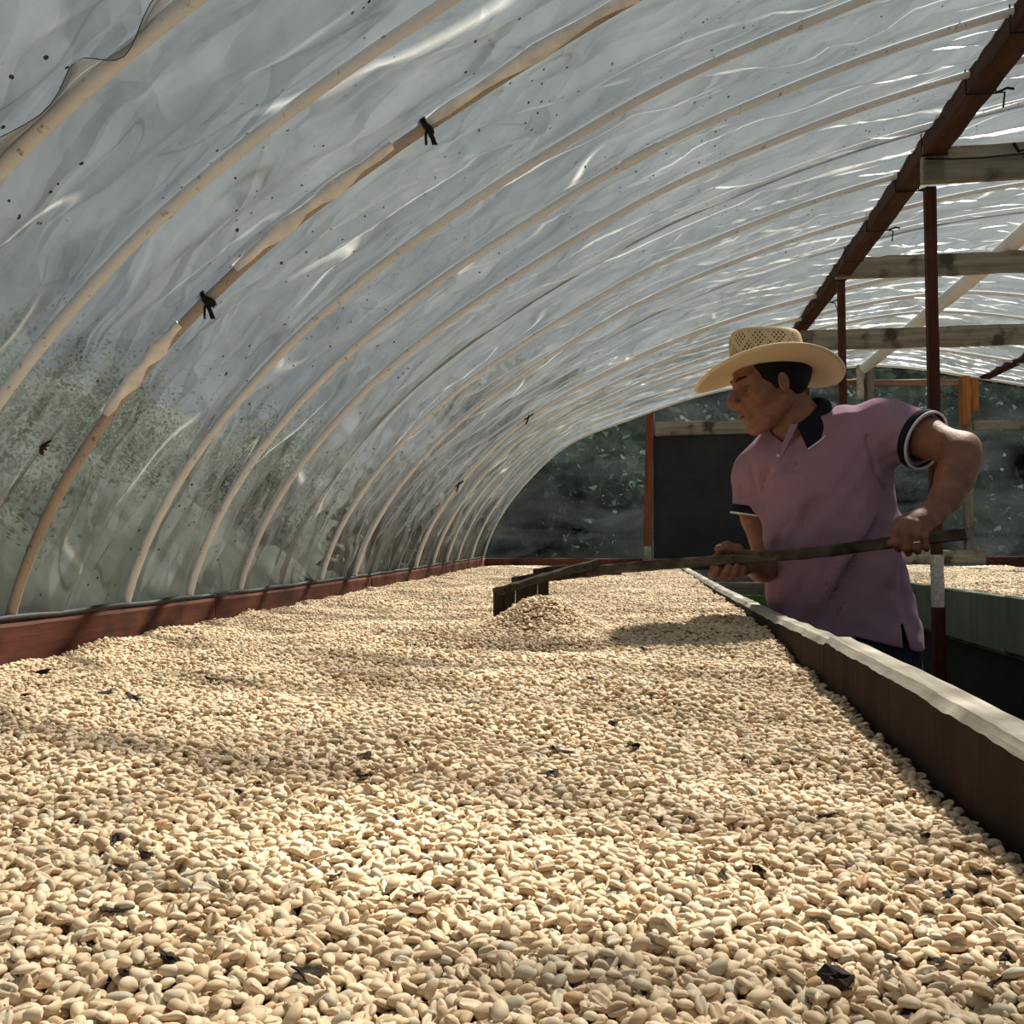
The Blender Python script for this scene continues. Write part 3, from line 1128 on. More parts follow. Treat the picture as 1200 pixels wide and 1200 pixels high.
def euler_from_axes(yaw, tilt_dir, tilt, flip):
    R = Matrix.Rotation(tilt, 3, Vector((math.cos(tilt_dir), math.sin(tilt_dir), 0))) @ Matrix.Rotation(yaw, 3, 'Z') @ Matrix.Rotation(math.pi if flip else 0, 3, 'X')
    return R.to_euler()


def scatter(x0, x1, y0, y1, sp, zf, zoff, zj, r):
    nx, ny = int((x1 - x0) / sp), int((y1 - y0) / (sp * .86))
    i, j = np.meshgrid(np.arange(nx), np.arange(ny), indexing='ij')
    x = x0 + (i + .5 + .5 * (j % 2)) * sp + r.normal(0, sp * .26, i.shape)
    y = y0 + (j + .5) * sp * .86 + r.normal(0, sp * .26, i.shape)
    x, y = x.ravel(), y.ravel()
    ok = (x > x0) & (x < x1) & (y > y0) & (y < y1)
    x, y = x[ok], y[ok]
    z = zf(x, y) + zoff + r.normal(0, zj, x.shape)
    return np.stack([x, y, z], 1)


def euler_bulk(n, r, tilt_sd):
    """xyz eulers: flip about x by 0 or pi plus tilt, yaw about z"""
    fl = np.where(r.random(n) < .42, math.pi, 0.)
    ex = fl + r.normal(0, tilt_sd, n)
    ey = r.normal(0, tilt_sd * .8, n)
    ez = r.uniform(0, 2 * math.pi, n)
    return np.stack([ex, ey, ez], 1)


br = np.random.default_rng(3)
parts = []
XL, XR = -1.236, RBX - .006
parts.append(scatter(XL, XR, .22, 3.2, .0080, zbed, .0, .0022, br))
parts.append(scatter(XL, XR, .22, 2.2, .0115, zbed, -.0045, .001, br))
parts.append(scatter(XL, XR, .22, 2.6, .0260, zbed, .0042, .0012, br))
parts.append(scatter(XL - .02, XR, 3.2, 8.40, .0096, zbed, .0, .002, br))
hp = scatter(HEAP[0] - .2, HEAP[0] + .2, HEAP[1] - .25, HEAP[1] + .22, .009, zbed, .004, .002, br)
parts.append(hp)
PB = np.concatenate(parts)
EB = euler_bulk(len(PB), br, .48)
SB = br.uniform(.84, 1.16, (len(PB), 1)) * np.array([1, 1, 1]) * (1 + br.normal(0, .05, (len(PB), 3)))
SB *= np.where(PB[:, 1:2] > 3.2, 1.15, 1.0)
# the 300 beans that show largest: nearest ones inside the picture
w = PB - np.array([0, 0, CZ])
dz = w @ D_
ix = 600 + FPX * (w @ R_) / dz
iy = 600 - FPX * (w @ U_) / dz
cand = np.where((ix > 4) & (ix < 1196) & (iy < 1194) & (PB[:, 2] > zbed(PB[:, 0], PB[:, 1]) - .0022))[0]
near = cand[np.argsort(dz[cand])][:300]
keep = np.ones(len(PB), bool)
keep[near] = False
variants = []
for c, k in enumerate(near):
    o = bpy.data.objects.new('coffee_bean', BEANS[c % NVAR])
    COL.objects.link(o)
    o.location = tuple(PB[k])
    o.rotation_euler = tuple(EB[k])
    o.scale = tuple(SB[k])
    tag(o, 'pale parchment coffee bean in the nearest rows of the bed', 'coffee bean', 'coffee beans in the nearest rows of the bed')
    if c < NVAR: variants.append(o)


def bean_nodes():
    ng = bpy.data.node_groups.new('bean_scatter', 'GeometryNodeTree')
    ng.interface.new_socket(name='Geometry', in_out='INPUT', socket_type='NodeSocketGeometry')
    ng.interface.new_socket(name='Geometry', in_out='OUTPUT', socket_type='NodeSocketGeometry')
    N = ng.nodes
    gi, go = N.new('NodeGroupInput'), N.new('NodeGroupOutput')
    jn = N.new('GeometryNodeJoinGeometry')
    for o in variants:
        oi = N.new('GeometryNodeObjectInfo')
        oi.transform_space = 'ORIGINAL'
        oi.inputs['Object'].default_value = o
        oi.inputs['As Instance'].default_value = True
        ng.links.new(oi.outputs['Geometry'], jn.inputs[0])
    def attr(name, typ):
        a = N.new('GeometryNodeInputNamedAttribute')
        a.data_type = typ
        a.inputs['Name'].default_value = name
        return a.outputs['Attribute']
    ip = N.new('GeometryNodeInstanceOnPoints')
    ng.links.new(gi.outputs[0], ip.inputs['Points'])
    ng.links.new(jn.outputs[0], ip.inputs['Instance'])
    ip.inputs['Pick Instance'].default_value = True
    ng.links.new(attr('is_bean', 'BOOLEAN'), ip.inputs['Selection'])
    ng.links.new(attr('kind_index', 'INT'), ip.inputs['Instance Index'])
    er = N.new('FunctionNodeEulerToRotation')
    ng.links.new(attr('bean_rot', 'FLOAT_VECTOR'), er.inputs[0])
    ng.links.new(er.outputs[0], ip.inputs['Rotation'])
    ng.links.new(attr('bean_scale', 'FLOAT_VECTOR'), ip.inputs['Scale'])
    j2 = N.new('GeometryNodeJoinGeometry')
    ng.links.new(ip.outputs[0], j2.inputs[0])
    ng.links.new(gi.outputs[0], j2.inputs[0])
    ng.links.new(j2.outputs[0], go.inputs[0])
    return ng


NG = bean_nodes()


def bean_stuff(name, P, E, S, x0, x1, y0, y1, zf, sink, label):
    nx, ny = 60, 260
    X, Y = np.meshgrid(np.linspace(x0, x1, nx), np.linspace(y0, y1, ny), indexing='ij')
    Z = zf(X.ravel(), Y.ravel()) - sink
    GV = np.stack([X.ravel(), Y.ravel(), Z], 1)
    V = np.concatenate([GV, P])
    F = np.array(grid_faces(nx, ny), np.int32)[:, ::-1]
    # skirt down to the deck keeps the layer solid
    me = bpy.data.meshes.new(name)
    org = np.array([(x0 + x1) / 2, (y0 + y1) / 2, CZ - .3])
    me.vertices.add(len(V))
    me.vertices.foreach_set('co', (V - org).astype(np.float32).ravel())
    n = len(F)
    me.loops.add(n * 4)
    me.loops.foreach_set('vertex_index', np.ascontiguousarray(F).ravel())
    me.polygons.add(n)
    me.polygons.foreach_set('loop_start', np.arange(0, n * 4, 4, dtype=np.int32))
    me.polygons.foreach_set('loop_total', np.full(n, 4, np.int32))
    me.update(calc_edges=True)
    g = len(GV)
    a = me.attributes.new('is_bean', 'BOOLEAN', 'POINT')
    a.data.foreach_set('value', np.concatenate([np.zeros(g, bool), np.ones(len(P), bool)]))
    a = me.attributes.new('kind_index', 'INT', 'POINT')
    a.data.foreach_set('value', np.concatenate([np.zeros(g), br.integers(0, NVAR, len(P))]).astype(np.int32))
    a = me.attributes.new('bean_rot', 'FLOAT_VECTOR', 'POINT')
    a.data.foreach_set('vector', np.concatenate([np.zeros((g, 3)), E]).astype(np.float32).ravel())
    a = me.attributes.new('bean_scale', 'FLOAT_VECTOR', 'POINT')
    a.data.foreach_set('vector', np.concatenate([np.ones((g, 3)), S]).astype(np.float32).ravel())
    me.materials.append(M['bean_gap_shade'])
    o = bpy.data.objects.new(name, me)
    o.location = tuple(org)
    COL.objects.link(o)
    md = o.modifiers.new('scatter', 'NODES')
    md.node_group = NG
    tag(o, label, 'coffee beans', None, 'stuff')
    return o


bean_stuff('spread_coffee_beans', PB[keep], EB[keep], SB[keep], XL - .01, XR + .005, YN + .02, 8.41, zbed, .006,
           'pale drying coffee beans spread over the long bed and heaped at the rake')
P2 = scatter(B2X0 + .005, B2X1 - .005, 2.6, 8.18, .0125, zbed2, 0, .002, br)
E2 = euler_bulk(len(P2), br, .36)
S2 = br.uniform(1.2, 1.5, (len(P2), 1)) * np.ones((1, 3))
bean_stuff('spread_coffee_beans', P2, E2, S2, B2X0, B2X1, 1.62, 8.2, zbed2, .004,
           'pale drying coffee beans spread over the green-sided bed')

# dark husks lying among the beans
M['husk'] = mat_plain('dark dried husk', (.030, .018, .013), .7, .2, .4, 300, .5)
husk_px = [(22, 977, 1.0), (88, 968, .7), (138, 988, 1.2), (170, 1005, 1.0), (135, 1023, .9), (282, 932, 1.1), (302, 922, .9), (128, 1072, 1.1), (198, 1130, 1.0),
           (357, 1148, 1.5), (145, 1143, .8), (393, 1032, .9), (968, 960, 1.2), (890, 1025, 1.2), (847, 1028, .8), (1083, 983, 1.1), (1150, 1028, 1.3),
           (1115, 1052, 1.0), (1045, 1128, .9), (987, 1155, 1.9), (1097, 1132, .9), (1182, 1130, .9), (1157, 1165, 1.1), (1093, 932, .9), (720, 850, 1.2),
           (742, 877, 1.8), (655, 885, 1.8), (645, 910, 1.5), (428, 888, 1.2), (425, 913, 1.4), (480, 875, 1.3), (642, 945, .9), (692, 797, 1.3), (757, 762, 1.4),
           (155, 820, 2.0), (124, 814, 1.8), (54, 790, 2.6), (30, 817, 1.6), (247, 799, 2.0), (490, 1055, .9), (463, 965, 1.0), (604, 968, .8)]


def husk_mesh(seed):
    r = np.random.default_rng(seed)
    n = 9
    V = [(0, 0, .0005)]
    ax = .0062
    for ring, (rr, zz) in enumerate(((.5, .0022), (1.0, .0008))):
        for i in range(n):
            a = 2 * math.pi * i / n
            q = rr * (1 + .28 * r.normal())
            V.append((ax * q * math.cos(a), ax * .68 * q * math.sin(a), zz + .0016 * ring * r.random() + .0014 * math.cos(2 * a) * ring))
    F = [(0, 1 + i, 1 + (i + 1) % n) for i in range(n)] + [(1 + i, 1 + n + i, 1 + n + (i + 1) % n, 1 + (i + 1) % n) for i in range(n)]
    m = len(V)
    V = V + [(x, y, z - .0006) for x, y, z in V]
    F = F + [tuple(i + m for i in f[::-1]) for f in F] + [(1 + n + i, 1 + n + m + i, 1 + n + m + (i + 1) % n, 1 + n + (i + 1) % n) for i in range(n)]
    me = bpy.data.meshes.new('dark_husk')
    me.from_pydata(V, [], F)
    me.materials.append(M['husk'])
    return me


HM = [husk_mesh(i) for i in range(5)]
for i, (px, py, s) in enumerate(husk_px):
    v = ray(px, py)
    Yh = .3
    for Yh in np.arange(.3, 4, .004):
        p = v * (Yh / v[1])
        if p[2] + CZ < zbed(p[0], p[1]) + .004: break
    o = bpy.data.objects.new('dark_husk', HM[i % 5])
    COL.objects.link(o)
    o.location = (p[0], Yh, float(zbed(p[0], Yh)) + .0048)
    o.rotation_euler = (random.uniform(-.5, .5), random.uniform(-.4, .4), random.uniform(0, 6.28))
    o.scale = (s, s, s * 1.2)
    if s == 1.9:
        tag(o, 'largest curled dark brown husk lying among the near beans', 'husk')
    else:
        tag(o, 'small dark dried husk lying on the pale beans', 'husk', 'dark husks scattered over the beans')

# ------------------------------------------------------------------ wooden rake
def hpoint(px, py, Y): return at(px, py, Y)
HND = [hpoint(1134, 625, 2.36), hpoint(1060, 634, 2.43), hpoint(960, 647, 2.53), hpoint(860, 655.5, 2.63), hpoint(760, 663, 2.75), hpoint(690, 669, 2.84), hpoint(603, 679, 2.94)]


def hY(px):
    """depth of the rake handle at a picture column"""
    return float(np.interp(px, [603, 690, 760, 860, 960, 1060, 1134], [2.94, 2.84, 2.75, 2.63, 2.53, 2.43, 2.36]))


def plank_path(pts, w, h, n, wob, seed, up=(0, 0, 1), taper=None):
    P = np.asarray(pts, float)
    s = np.concatenate([[0], np.cumsum(np.linalg.norm(np.diff(P, axis=0), axis=1))])
    q = np.linspace(0, s[-1], n)
    Q = np.stack([np.interp(q, s, P[:, c]) for c in range(3)], 1)
    V, F = [], []
    r = np.random.default_rng(seed)
    T = np.gradient(Q, axis=0)
    for i in range(n):
        t = nrm(T[i])
        sd = nrm(np.cross(t, up))
        u = np.cross(sd, t)
        k = 1 if taper is None else np.interp(i / (n - 1), [0, 1], taper)
        hw, hh, b = w / 2 * k, h / 2 * k, .003
        for (x, y) in ((-hw + b, -hh), (hw - b, -hh), (hw, -hh + b), (hw, hh - b), (hw - b, hh), (-hw + b, hh), (-hw, hh - b), (-hw, -hh + b)):
            V.append(Q[i] + sd * (x + wob * r.normal()) + u * (y + wob * r.normal()))
    F = grid_faces(n, 8, False, True) + [tuple(range(8))[::-1], tuple((n - 1) * 8 + k for k in range(8))]
    return V, F


rake = empty('wooden_rake', at(628, 735, 2.75), 'long handled weathered wooden rake drawing up a heap of beans', 'rake')
V, F = plank_path(HND[:6], .026, .026, 40, .0008, 1, taper=(1.05, 1.0))
obj('handle', V, F, M['rake_wood'], rake, False)
V, F = plank_path([hpoint(725, 667, 2.80), hpoint(690, 670, 2.845), hpoint(640, 676, 2.90), hpoint(602, 681, 2.94)], .03, .026, 14, .0012, 2)
obj('handle_end', V, F, M['rake_head'], rake, False)
RH0, RH1 = at(580, 694, 2.70), at(702, 659, 2.835)
V, F = plank_path([RH0, (RH0 + RH1) / 2 + np.array([0, 0, .002]), RH1], .034, .020, 16, .0012, 3)
obj('head_rail', V, F, M['rake_rail'], rake, False)
V, F = plank_path([hpoint(628, 670, 2.99), hpoint(668, 665, 2.93)], .03, .018, 6, .001, 4)
obj('brace', V, F, M['rake_head'], rake, False)
# teeth: flat rounded slats hanging from the rail
def tooth(c, dirv, w, h, th, lean):
    up = np.array([0, 0, 1.])
    s = nrm(np.array([dirv[0], dirv[1], 0]))
    nn = np.cross(s, up)
    prof = [(-w / 2, 0), (-w / 2, -h * .7)]
    for a in np.linspace(math.pi, 2 * math.pi, 7)[1:-1]:
        prof.append((w / 2 * math.cos(a), -h * .7 + h * .3 * math.sin(a)))
    prof += [(w / 2, -h * .7), (w / 2, 0)]
    n = len(prof)
    V = []
    for d in (-th / 2, th / 2):
        for x, y in prof:
            V.append(c + s * (x + lean * y) + up * y + nn * d)
    F = [tuple(range(n))[::-1], tuple(range(n, 2 * n))] + [(i, (i + 1) % n, (i + 1) % n + n, i + n) for i in range(n)]
    return V, F


dv = RH1 - RH0
for k, fr in enumerate((.035, .14, .245, .35, .455)):
    c = RH0 + dv * fr + np.array([0, 0, -.006])
    w = .027
    V, F = tooth(c, dv, w, .078 - .003 * k, .012, .04 * (k % 2))
    obj('tooth', V, F, M['rake_head'], rake, False)

# ------------------------------------------------------------------ signed-distance modelling for the man
class Field:
    def __init__(s, lo, hi, h):
        s.lo, s.h = np.asarray(lo, float), h
        s.n = np.ceil((np.asarray(hi) - s.lo) / h).astype(int) + 1
        s.D = np.full(s.n, .06, np.float32)

    def sub(s, lo, hi, mg):
        a = np.maximum(0, np.floor((np.asarray(lo) - mg - s.lo) / s.h).astype(int))
        b = np.minimum(s.n, np.ceil((np.asarray(hi) + mg - s.lo) / s.h).astype(int) + 1)
        sl = tuple(slice(x, max(x, y)) for x, y in zip(a, b))
        ax = [s.lo[k] + s.h * np.arange(sl[k].start, sl[k].stop, dtype=np.float32) for k in range(3)]
        return sl, ax[0][:, None, None], ax[1][None, :, None], ax[2][None, None, :]

    def apply(s, fn, lo, hi, k=.0, op='add', mg=.05):
        sl, x, y, z = s.sub(lo, hi, mg)
        if min(q.stop - q.start for q in sl) <= 0: return
        d = fn(x, y, z).astype(np.float32)
        a = s.D[sl]
        if op == 'add':
            if k > 0:
                hh = np.clip(.5 + .5 * (a - d) / k, 0, 1)
                s.D[sl] = a + (d - a) * hh - k * hh * (1 - hh)
            else:
                s.D[sl] = np.minimum(a, d)
        elif op == 'cut':
            d = -d
            if k > 0:
                hh = np.clip(.5 - .5 * (a - d) / k, 0, 1)
                s.D[sl] = a + (d - a) * hh + k * hh * (1 - hh)
            else:
                s.D[sl] = np.maximum(a, d)

    def cone(s, a, ra, b, rb, k=.01, op='add', flat=None):
        a, b = np.asarray(a, float), np.asarray(b, float)
        r = max(ra, rb)
        ab = b - a
        L2 = float(ab @ ab) + 1e-12
        def fn(x, y, z):
            px, py, pz = x - a[0], y - a[1], z - a[2]
            t = np.clip((px * ab[0] + py * ab[1] + pz * ab[2]) / L2, 0, 1)
            qx, qy, qz = px - t * ab[0], py - t * ab[1], pz - t * ab[2]
            return np.sqrt(qx * qx + qy * qy + qz * qz) - (ra + (rb - ra) * t)
        s.apply(fn, np.minimum(a, b) - r, np.maximum(a, b) + r, k, op)

    def chain(s, pts, rads, k=.01):
        for i in range(len(pts) - 1):
            s.cone(pts[i], rads[i], pts[i + 1], rads[i + 1], k)

    def ell(s, c, axes, rad, k=.01, op='add'):
        """axes: 3 unit vectors as rows"""
        c = np.asarray(c, float)
        A = np.asarray(axes, float)
        rad = np.asarray(rad, float)
        R = rad.max()
        m = rad.min()
        def fn(x, y, z):
            px, py, pz = x - c[0], y - c[1], z - c[2]
            q = [(px * A[i][0] + py * A[i][1] + pz * A[i][2]) for i in range(3)]
            k0 = np.sqrt(sum((q[i] / rad[i]) ** 2 for i in range(3)))
            k1 = np.sqrt(sum((q[i] / rad[i] ** 2) ** 2 for i in range(3))) + 1e-9
            return np.where(k0 < .2, -m * (1 - k0), k0 * (k0 - 1) / k1)
        s.apply(fn, c - R, c + R, k, op)

    def mesh(s):
        D, h = s.D, s.h
        S = D < 0
        cs = np.zeros(np.array(D.shape) - 1, np.int8)
        for dx in (0, 1):
            for dy in (0, 1):
                for dz in (0, 1):
                    cs += S[dx:dx + cs.shape[0], dy:dy + cs.shape[1], dz:dz + cs.shape[2]]
        act = np.argwhere((cs > 0) & (cs < 8))
        idx = np.full(cs.shape, -1, np.int32)
        idx[tuple(act.T)] = np.arange(len(act))
        acc = np.zeros((len(act), 3))
        cnt = np.zeros(len(act))
        cor = [(0, 0, 0), (1, 0, 0), (0, 1, 0), (1, 1, 0), (0, 0, 1), (1, 0, 1), (0, 1, 1), (1, 1, 1)]
        vals = [D[act[:, 0] + c[0], act[:, 1] + c[1], act[:, 2] + c[2]] for c in cor]
        for a in range(8):
            for b in range(a + 1, 8):
                ca, cb = np.array(cor[a]), np.array(cor[b])
                if np.abs(ca - cb).sum() != 1: continue
                va, vb = vals[a], vals[b]
                m = (va < 0) != (vb < 0)
                t = np.where(m, va / np.where(m, va - vb, 1), 0)
                acc += m[:, None] * (ca + (cb - ca) * t[:, None])
                cnt += m
        V = s.lo + h * (act + acc / np.maximum(cnt, 1)[:, None])
        F = []
        for ax in range(3):
            o1, o2 = (ax + 1) % 3, (ax + 2) % 3
            sl0 = [slice(None)] * 3
            sl1 = [slice(None)] * 3
            sl0[ax] = slice(0, -1)
            sl1[ax] = slice(1, None)
            a, b = S[tuple(sl0)], S[tuple(sl1)]
            e = np.argwhere(a != b)
            e = e[(e[:, o1] > 0) & (e[:, o2] > 0) & (e[:, o1] < D.shape[o1] - 1) & (e[:, o2] < D.shape[o2] - 1)]
            ins = a[tuple(e.T)]
            def cell(d1, d2):
                q = e.copy()
                q[:, o1] -= d1
                q[:, o2] -= d2
                return idx[tuple(q.T)]
            q = np.stack([cell(1, 1), cell(0, 1), cell(0, 0), cell(1, 0)], 1)
            q[~ins] = q[~ins][:, ::-1]
            F.append(q)
        F = np.concatenate(F)
        F = F[(F >= 0).all(1)]
        return V, F


def relax(V, F, it=2, lam=.5):
    n = len(V)
    e = np.concatenate([F[:, [0, 1]], F[:, [1, 2]], F[:, [2, 3]], F[:, [3, 0]]])
    e = np.concatenate([e, e[:, ::-1]])
    deg = np.bincount(e[:, 0], minlength=n)[:, None]
    for _ in range(it):
        S = np.stack([np.bincount(e[:, 0], V[e[:, 1], c], n) for c in range(3)], 1) / np.maximum(deg, 1)
        V = V + lam * (S - V)
    return V


# -- joints of the man, read as points in the aisle
P = at
Lsh, Rsh = P(1043, 499, 2.69), P(886, 556, 2.87)
Lel, Lwr = P(1124, 529, 2.53), P(1096, 599, 2.45)
Rel, Rwr = P(905, 664, 2.84), P(877, 658, 2.68)
NECK = P(937, 505, 2.76)
HC = P(903, 451, 2.71)                      # centre of the head
hf = nrm((-.93, -.26, -.22))                # face direction
hl = nrm(np.cross((0, 0, 1), hf))           # the man's left
hu = np.cross(hf, hl)
HA = np.stack([hf, hl, hu])
lat = nrm((Lsh - Rsh) * np.array([1, 1, 0]))
fro = nrm(np.cross(lat, (0, 0, 1)))         # chest direction in plan
if fro[1] > 0: fro = -fro


def hp(f, l, u): return HC + hf * f + hl * l + hu * u


# torso rows: picture row, column of the middle, half width, half depth, depth of the middle
ROWS = [(500, 962, .150, .095, 2.78), (520, 960, .180, .112, 2.78), (560, 961, .186, .124, 2.775), (600, 968, .178, .124, 2.78), (650, 975, .180, .122, 2.785),
        (700, 982, .190, .124, 2.79), (745, 987, .204, .130, 2.795), (775, 990, .205, .128, 2.80), (830, 992, .19, .12, 2.80)]
RZ = np.array([P(r[1], r[0], r[4])[2] for r in ROWS])[::-1]
RXc = np.array([P(r[1], r[0], r[4])[0] for r in ROWS])[::-1]
RYc = np.array([r[4] for r in ROWS])[::-1]
RA = np.array([r[2] for r in ROWS])[::-1]
RB = np.array([r[3] for r in ROWS])[::-1]


def torso_fn(shrink=0.0, top=None, bottom=None):
    def fn(x, y, z):
        zz = np.asarray(z)
        cx = np.interp(zz, RZ, RXc)
        cy = np.interp(zz, RZ, RYc)
        a = np.interp(zz, RZ, RA) - shrink
        b = np.interp(zz, RZ, RB) - shrink
        dx, dy = x - cx, y - cy
        u = dx * lat[0] + dy * lat[1]
        v = dx * fro[0] + dy * fro[1]
        k0 = (np.abs(u / a) ** 2.3 + np.abs(v / b) ** 2.3) ** (1 / 2.3)
        d = (k0 - 1) * np.minimum(a, b)
        if top is not None: d = np.maximum(d, zz - top)
        if bottom is not None: d = np.maximum(d, bottom - zz)
        return d
    return fn


TLO, THI = np.array([.1, 2.55, RZ[0]]), np.array([.95, 3.02, RZ[-1] + .03])

# -- the body (head, neck, arms, hands, trunk): one continuous surface
B = Field((.12, 2.28, .70), (.98, 3.06, 1.66), .0028)
ZT = P(950, 505, 2.76)[2]
B.apply(torso_fn(.050, top=ZT, bottom=.72), TLO, THI, .02)
B.cone(Rsh + np.array([.01, 0, -.01]), .052, Lsh + np.array([-.02, 0, -.015]), .052, .04)
B.cone(P(930, 482, 2.735), .054, NECK + np.array([.01, .01, -.02]), .064, .03)
B.cone(NECK + np.array([0, .0, -.01]), .062, (Lsh + NECK) / 2, .05, .04)
# head
B.ell(hp(-.012, 0, .034), HA, (.098, .078, .090), .02)
B.ell(hp(.028, 0, -.028), HA, (.064, .056, .082), .03)
B.cone(hp(.066, .011, -.100), .019, hp(.066, -.011, -.100), .019, .02)
for sgn in (-1, 1):
    B.cone(hp(-.012, .054 * sgn, -.050), .016, hp(.052, .022 * sgn, -.096), .018, .02)
    B.cone(hp(.052, .046 * sgn, -.022), .021, hp(.066, .030 * sgn, -.026), .02, .022)
    B.cone(hp(.086, .008 * sgn, .022), .0125, hp(.064, .048 * sgn, .024), .013, .014)
    B.ell(hp(.094, .033 * sgn, .000), HA, (.022, .018, .013), .010, 'cut')
    B.ell(hp(.0745, .033 * sgn, -.001), HA, (.0125, .0145, .0105), .004)
    B.cone(hp(.070, .018 * sgn, .0085), .005, hp(.066, .047 * sgn, .006), .005, .006)
    B.ell(hp(.096, .0145 * sgn, -.036), HA, (.012, .0085, .009), .007)
    # ear
    ec = hp(-.002, .0765 * sgn, -.004)
    B.ell(ec, np.stack([nrm(hf + .25 * hl * sgn), nrm(hl * sgn - .25 * hf), hu]), (.0165, .008, .028), .006)
    B.ell(hp(.002, .0855 * sgn, .002), HA, (.009, .0075, .017), .005, 'cut')
B.cone(hp(.086, 0, .012), .0085, hp(.114, 0, -.026), .0125, .010)
B.cone(hp(.109, 0, -.031), .0115, hp(.102, 0, -.038), .010, .006)
B.ell(hp(.082, 0, -.062), HA, (.017, .027, .018), .014)
B.ell(hp(.092, 0, -.0585), HA, (.0105, .021, .0065), .006)
B.ell(hp(.089, 0, -.0725), HA, (.0105, .019, .0075), .006)
B.ell(hp(.1035, 0, -.0655), HA, (.015, .025, .0026), .003, 'cut')
# left arm (nearer the camera's right)
B.chain([Lsh, P(1085, 513, 2.60), Lel], [.052, .046, .043], .02)
B.cone(P(1131, 524, 2.535), .034, P(1129, 545, 2.52), .036, .02)
B.chain([P(1123, 536, 2.52), P(1119, 560, 2.50), P(1109, 582, 2.475), Lwr], [.040, .041, .033, .027], .02)
# right arm
B.chain([Rsh, P(887, 605, 2.87), Rel], [.05, .041, .041], .02)
B.chain([Rel, P(893, 664, 2.77), Rwr], [.040, .038, .027], .02)
# left hand: over the top of the handle, fingers down its near side
y0 = hY(1070)
kn = [P(1055, 612, y0 - .012), P(1063, 613.5, y0 - .020), P(1073.5, 616, y0 - .022), P(1084, 619.5, y0 - .018)]
for q in kn:
    B.cone(Lwr, .024, q, .0125, .012)
B.ell((Lwr + kn[1] + kn[3]) / 3 + np.array([0, .004, 0]), np.eye(3), (.034, .024, .020), .012)
pip = [P(1049.5, 622, y0 - .030), P(1061, 625, y0 - .034), P(1073, 627, y0 - .033), P(1084, 629, y0 - .028)]
dip = [P(1049.5, 636, y0 - .028), P(1062, 641, y0 - .030), P(1073.5, 641, y0 - .029), P(1084.5, 640, y0 - .025)]
tip = [P(1053, 643, y0 - .010), P(1064.5, 648, y0 - .008), P(1075.5, 646, y0 - .008), P(1086, 643, y0 - .008)]
for i in range(4):
    r = (.0102, .0104, .0100, .0090)[i]
    B.chain([kn[i], pip[i], dip[i], tip[i]], [.0122, r * 1.05, r, r * .85], .004)
    B.cone(kn[i] + np.array([0, -.003, .005]), .0075, kn[i] + np.array([.004, -.003, .003]), .006, .006)
B.chain([P(1080, 612, y0 + .012), P(1064, 620, y0 + .030), P(1050, 630, y0 + .026), P(1044, 637, y0 + .012)], [.017, .013, .0112, .0095], .006)
# right hand: palm up under the handle, finger tips on its near side, thumb on top
y1 = hY(855)
knr = [P(838, 664, y1 + .020), P(847, 669, y1 + .022), P(857, 671, y1 + .024), P(866, 671, y1 + .028)]
for q in knr:
    B.cone(Rwr, .023, q, .0125, .012)
B.ell((Rwr + knr[1] + knr[2]) / 3 + np.array([0, .004, -.004]), np.eye(3), (.034, .028, .017), .012)
midr = [P(835, 673, y1 - .002), P(846, 675, y1 - .006), P(857, 675, y1 - .004), P(867, 674, y1 + .000)]
tipr = [P(840, 667, y1 - .022), P(854, 664.5, y1 - .026), P(863.5, 664, y1 - .025), P(872, 665, y1 - .023)]
for i in range(4):
    r = (.0102, .0104, .0098, .0088)[i]
    m2 = (midr[i] + tipr[i]) / 2 + np.array([0, -.006, -.004])
    B.chain([knr[i], midr[i], m2, tipr[i]], [.0122, r * 1.05, r, r * .88], .004)
B.chain([P(873, 655, y1 + .040), P(864, 645, y1 + .024), P(852, 640, y1 + .010), P(842, 643, y1 + .000)], [.018, .0155, .0125, .0105], .007)
B.cone(P(842, 651, y1 + .022), .011, P(836, 656, y1 + .018), .010, .006)
BV, BF = B.mesh()
BV = relax(BV, BF, 1, .35)


def mat_skin():
    t = NT('sun browned skin')
    n = t.noise(t.coord(scale=(30, 30, 30)), 1, 5, .6)
    n2 = t.noise(t.coord(scale=(140, 140, 140)), 1, 4, .6, .5)
    col = t.ramp(n, [(.3, (.155, .064, .042)), (.7, (.265, .118, .077))])
    p = t.principled(col, .58, t.bump(n2, .45, .003), .28)
    p.inputs['Subsurface Weight'].default_value = .08
    p.inputs['Subsurface Radius'].default_value = (.01, .004, .002)
    return t.m


man = empty('person', (P(990, 775, 2.8)[0], 2.8, 0), 'person in a straw hat and faded purple polo shirt pulling a long wooden rake', 'person')
obj('body', BV, BF, mat_skin(), man)

# eyes and brows
M['eye'] = mat_plain('eye', (.06, .05, .045), .4, .3)
M['hair'] = mat_plain('dark hair', (.006, .005, .0045), .7, .15, .3, 300, .6)
for sgn in (-1, 1):
    mb = MB()
    c = hp(.0790, .033 * sgn, -.0035)
    V, F = [], []
    for i in range(9):
        for j in range(12):
            a, b_ = math.pi * i / 8, 2 * math.pi * j / 12
            V.append(c + hf * .0115 * math.sin(a) * math.cos(b_) + hl * .0118 * math.sin(a) * math.sin(b_) + hu * .0038 * math.cos(a))
    obj('eye', V, grid_faces(9, 12, False, True), M['eye'], man)
    pts = [hp(.0965, .012 * sgn, .025), hp(.0915, .026 * sgn, .030), hp(.079, .044 * sgn, .030), hp(.0685, .054 * sgn, .025)]
    V, F = tube(pts, [.002, .0036, .003, .0015], 8)
    obj('eyebrow', V, F, M['hair'], man)

